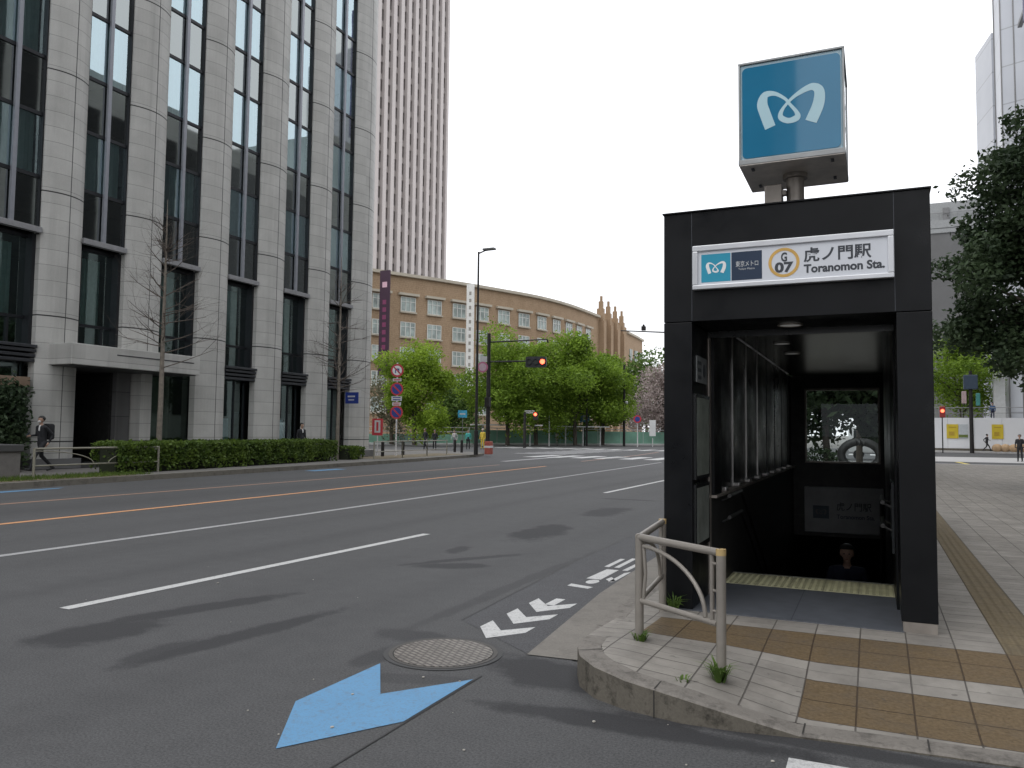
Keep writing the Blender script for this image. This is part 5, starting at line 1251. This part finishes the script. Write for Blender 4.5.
# ---------------------------------------------------------------- people
SKIN = mat('skin', (.42,.27,.20), .55, 0, .05); HAIR = mat('black_hair', (.012,.011,.010), .5, 0, .3, 20)
def cloth(n, c): return mat(n, c, .85, 0, .15, 8)
SUIT = cloth('dark_suit', (.018,.019,.022)); SHIRT = cloth('white_shirt', (.6,.6,.6)); GREYC = cloth('grey_cloth', (.14,.14,.15)); TEAL = cloth('teal_shirt', (.06,.36,.33))
YEL = cloth('yellow_coat', (.55,.40,.05)); NAVYC = cloth('navy_cloth', (.02,.025,.05)); SHOE = mat('black_shoe', (.012,.012,.012), .4); PALEC = cloth('pale_cloth', (.42,.41,.40))
def person(label, loc, rot, h=1.7, top=SUIT, legs=SUIT, pose='stand', vox=.03, hair=HAIR, group=None, tie=False, sleeve=None, face=True, extra=None):
    k = h/1.72
    root = bpy.data.objects.new('person', None); col.objects.link(root); root['_o'] = (0.,0.,0.)
    root['label'] = label; root['category'] = 'person'
    if group: root['group'] = group
    mats = [SKIN, top, legs, SHOE, sleeve or top, SHIRT]
    # joints for a 1.72 m body that faces +Y
    hipL, hipR = (-.09,0,.90), (.09,0,.90)
    P = {'stand': dict(l=[(-.10,.03,.49),(-.11,-.02,.08)], r=[(.10,.02,.49),(.12,-.01,.08)], al=[(-.25,-.03,1.13),(-.24,.05,.88)], ar=[(.25,-.02,1.13),(.24,.07,.88)]),
         'walk': dict(l=[(-.09,.27,.53),(-.09,.42,.13)], r=[(.09,-.06,.50),(.09,-.42,.16)], al=[(-.25,-.17,1.15),(-.23,-.05,.92)], ar=[(.24,.02,1.14),(.18,.26,1.12)]),
         'stroll': dict(l=[(-.09,.14,.50),(-.09,.18,.09)], r=[(.09,.0,.49),(.09,-.24,.11)], al=[(-.25,-.09,1.13),(-.24,.0,.88)], ar=[(.25,.08,1.14),(.24,.2,.92)]),
         'climb': dict(l=[(-.09,.25,.66),(-.09,.2,.28)], r=[(.09,.04,.49),(.10,-.08,.08)], al=[(-.25,-.05,1.14),(-.22,.12,.93)], ar=[(.25,.02,1.14),(.24,.18,.97)])}[pose]
    bones = []
    def bn_(a, b_, ra, rb, m): bones.append((Vector(a)*k, Vector(b_)*k, ra*k, rb*k, m))
    lean = .04 if pose != 'stand' else 0
    for hp, kk in ((hipL,'l'),(hipR,'r')):
        kn, ft = P[kk]; bn_(hp, kn, .088, .062, 2); bn_(kn, ft, .060, .044, 2)
        tilt = .03 if ft[1] > 0 else -.05
        bn_((ft[0],ft[1]-.05,ft[2]-.035), (ft[0],ft[1]+.15,ft[2]-.045+(tilt if pose=='walk' else 0)), .042, .034, 3)
    bn_((0,0,.90),(0,lean*.3,1.04), .125,.125,2 if not tie else 1)
    for sx in (-.07,.07): bn_((sx,0,.94),(sx*.95,lean*.4,1.12),.085,.09,1); bn_((sx*.9,lean*.4,1.12),(sx*1.3,lean,1.36),.095,.095,1)
    bn_((-.165,lean,1.385),(.165,lean,1.385),.062,.062,1)
    for sx, kk in ((-1,'al'),(1,'ar')):
        el, ha = P[kk]; sh = (sx*.185,lean,1.385); bn_(sh, el, .055,.043,4); bn_(el, ha, .041,.030,4)
        d = (Vector(ha)-Vector(el)).normalized(); hv = Vector(ha); side = Vector((sx*.2,1,0)).normalized() if abs(d.z) > .5 else Vector((0,0,1))
        bn_(hv+d*.02, hv+d*.08, .028,.026,0)
        for fi in range(4):
            q = hv+d*.09+side*(fi-1.5)*.017; e_ = q+d*(.045+.01*(fi in (1,2)))+Vector((-sx*.012,0,0)); bn_(q, e_, .0095,.0085,0); bn_(e_, e_+d*.02+Vector((-sx*.02,0,0)), .0085,.008,0)
        bn_(hv+d*.04+side*.022, hv+d*.075+side*.055, .010,.009,0)
    bn_((0,lean,1.40),(0,lean+.015,1.50), .050,.048,0)
    if tie: bn_((0,lean+.07,1.30),(0,lean+.055,1.42),.034,.03,5)
    hz = 1.605; hy = lean+.025
    bn_((0,hy-.012,hz+.02),(0,hy+.0,hz+.03),.088,.088,0); bn_((0,hy+.02,hz-.01),(0,hy+.03,hz-.075),.066,.044,0)
    bn_((0,hy+.085,hz-.005),(0,hy+.108,hz-.03),.012,.014,0)
    for sx in (-1,1): bn_((sx*.083,hy,hz+.01),(sx*.088,hy-.01,hz-.025),.012,.010,0)
    mb = MB()
    for a, b_, ra, rb, m in bones:
        if (b_-a).length < 1e-4: b_ = a+Vector((0,0,.001))
        d = (b_-a).normalized(); pts, rs = [], []
        for j in range(5): th = math.pi/2*j/4; pts.append(a-d*ra*math.cos(th)); rs.append(max(.001, ra*math.sin(th)))
        for j in range(5): th = math.pi/2*j/4; pts.append(b_+d*rb*math.sin(th)); rs.append(max(.001, rb*math.cos(th)))
        mb.tube(pts, rs, 12, 0)
    me = bpy.data.meshes.new('tmp'); me.from_pydata(mb.v, [], mb.f); o = bpy.data.objects.new('tmp', me); col.objects.link(o)
    md = o.modifiers.new('r','REMESH'); md.mode = 'VOXEL'; md.voxel_size = vox
    sm = o.modifiers.new('s','SMOOTH'); sm.factor = .5; sm.iterations = 2
    bpy.context.view_layer.update()
    me2 = bpy.data.meshes.new_from_object(o.evaluated_get(bpy.context.evaluated_depsgraph_get())); bpy.data.objects.remove(o); bpy.data.meshes.remove(me)
    for m in mats: me2.materials.append(m)
    for f in me2.polygons:
        c = f.center; best = 1e9; bm_ = 0
        for a, b_, ra, rb, m in bones:
            ab = b_-a; t_ = max(0, min(1, (c-a).dot(ab)/max(ab.length_squared,1e-9))); dd = (c-(a+ab*t_)).length-(ra+(rb-ra)*t_)
            if dd < best: best, bm_ = dd, m
        f.material_index = bm_; f.use_smooth = True
    me2.name = 'body'; body = bpy.data.objects.new('body', me2); col.objects.link(body); body.parent = root
    hb = MB(); 
    rr = random.Random(int(abs(loc[0]*10)))
    v0 = len(hb.v); hb.sph((0,(hy-.022)*k,(hz+.045)*k),(.098*k,.108*k,.092*k),0,16,12)
    hb.v = [(x, y, z) if not (y > (hy+.03)*k and z < (hz+.055)*k) else (x*.8, (hy-.0)*k, z+.02) for x, y, z in hb.v]
    hb.v = [(x, y, max(z, (hz-.05)*k)) for x, y, z in hb.v]
    q = hb.build('hair', hair, None, smooth=True); q.parent = root
    if face:
        for sx in (-1,1):
            e = MB(); e.sph((sx*.032*k,(hy+.082)*k,(hz+.012)*k),(.012*k,.008*k,.007*k),0,8,6); q = e.build('eye', INK, None); q.parent = root
        e = MB(); e.sph((0,(hy+.077)*k,(hz-.062)*k),(.022*k,.008*k,.006*k),0,8,6); q = e.build('mouth', mat('lip',(.25,.11,.09),.6) if 'lip' not in bpy.data.materials else bpy.data.materials['lip'], None); q.parent = root
    if extra: extra(root, k, hy, hz)
    root.location = loc; root.rotation_euler = (0,0,rot)
    return root
def maskit(root, k, hy, hz):
    b = MB(); b.sph((0,(hy+.055)*k,(hz-.045)*k),(.058*k,.052*k,.045*k),0,12,8); q = b.build('face_mask', SHIRT, None, smooth=True); q.parent = root
pw = person('man in dark suit with backpack striding left past the granite building, phone in hand', (-23.3,16.35,.15), math.pi, 1.72, pose='walk', vox=.012, tie=True, extra=maskit)
bk = MB(); bk.bbox(-.15,.15,-.12,.12,-.24,.26, b=.07)
for sx in (-.11,.11): bk.tube([(sx,.10,.2),(sx,.22,.25),(sx*.95,.29,.1),(sx,.12,-.18)],.014,6)
o = bk.build('backpack', cloth('backpack_black',(.012,.012,.014)), None, smooth=True); o.location = (-23.3,16.35+.20,.15+1.24); o.rotation_euler = (R(0),0,math.pi); labelled(o, 'black backpack worn by the man striding past the granite building', 'backpack')
o = MB().bbox(-.035,.035,-.006,.006,-.07,.07,b=.004).build('phone', INK, None); o.location = (-23.3-.16,16.35-.36,.15+1.17); o.rotation_euler = (R(-35),0,0); labelled(o, 'dark phone in the raised hand of the striding man', 'phone')
person('person in dark suit with white shirt standing behind the hedge by the granite piers', (-24.1,29.5,.15), R(-100), 1.7, pose='stand', tie=True, vox=.025)
person('man in dark clothes coming up the dim station stairs', (-.36,11.55,-1.61), math.pi, 1.72, top=NAVYC, pose='climb', vox=.014)
CG = 'pedestrians waiting beyond the junction'
person('tall person in black standing leftmost at the crossing beyond the guard rails', (-33.3,56.2,.0), R(150), 1.78, pose='stroll', group=CG)
person('person in black close beside the leftmost one at the crossing', (-32.9,57.0,.0), R(190), 1.66, pose='stand', group=CG)
person('person in pale top and dark trousers between the black clad pair and the teal shirt', (-32.4,59.5,.0), R(170), 1.66, top=PALEC, legs=GREYC, pose='stroll', group=CG)
person('person in bright teal shirt and black trousers at the crossing', (-31.9,61.0,.0), R(200), 1.68, top=TEAL, pose='stand', group=CG)
person('person in long yellow coat with pale hat right of the teal shirt', (-31.6,63.2,.0), R(180), 1.8, top=YEL, legs=YEL, pose='stand', group=CG, hair=PALEC)
person('distant person in black standing on the road edge before the green fence', (-36.4,88.2,.0), R(160), 1.75, pose='stand')
person('distant pale dressed person near the thin white post', (-34.6,89,.0), R(160), 1.6, top=PALEC, legs=PALEC, pose='stand')
person('person in black walking past the white hoarding under the right yellow poster', (10.0,90.9,.15), R(-70), 1.72, pose='walk')
person('person in dark clothes cut off by the right edge near the pavement end', (8.5,60.5,.0), R(160), 1.75, pose='stand')
person('worker in blue standing on the raised walk behind the hoarding', (11.0,94.6,3.3), R(170), 1.8, top=cloth('worker_blue',(.05,.10,.20)), legs=NAVYC, pose='stand')
b = MB(); b.box(2,12.2,93.6,95.5,.151,3.3); o = b.build('raised_walk', C_PAVE_FAR, hd_)

# tower behind the viewer: its outline shows mirrored in the blue cube sign
ot = thing('rear_tower', 'plain dark tower down the road, mirrored in the blue cube sign', 'tower', (-20,-75,0))
b = MB(); b.box(-44,-9.2,-100,-72,0,62); b.build('wall', mat('rear_facade', (.10,.105,.11), .6, 0, .2, .2), ot)
b = MB()
for z in range(4, 60, 4): b.box(-43,-10.2,-71.99,-71.8,z,z+2.2)
b.build('windows', G_DARK, ot)
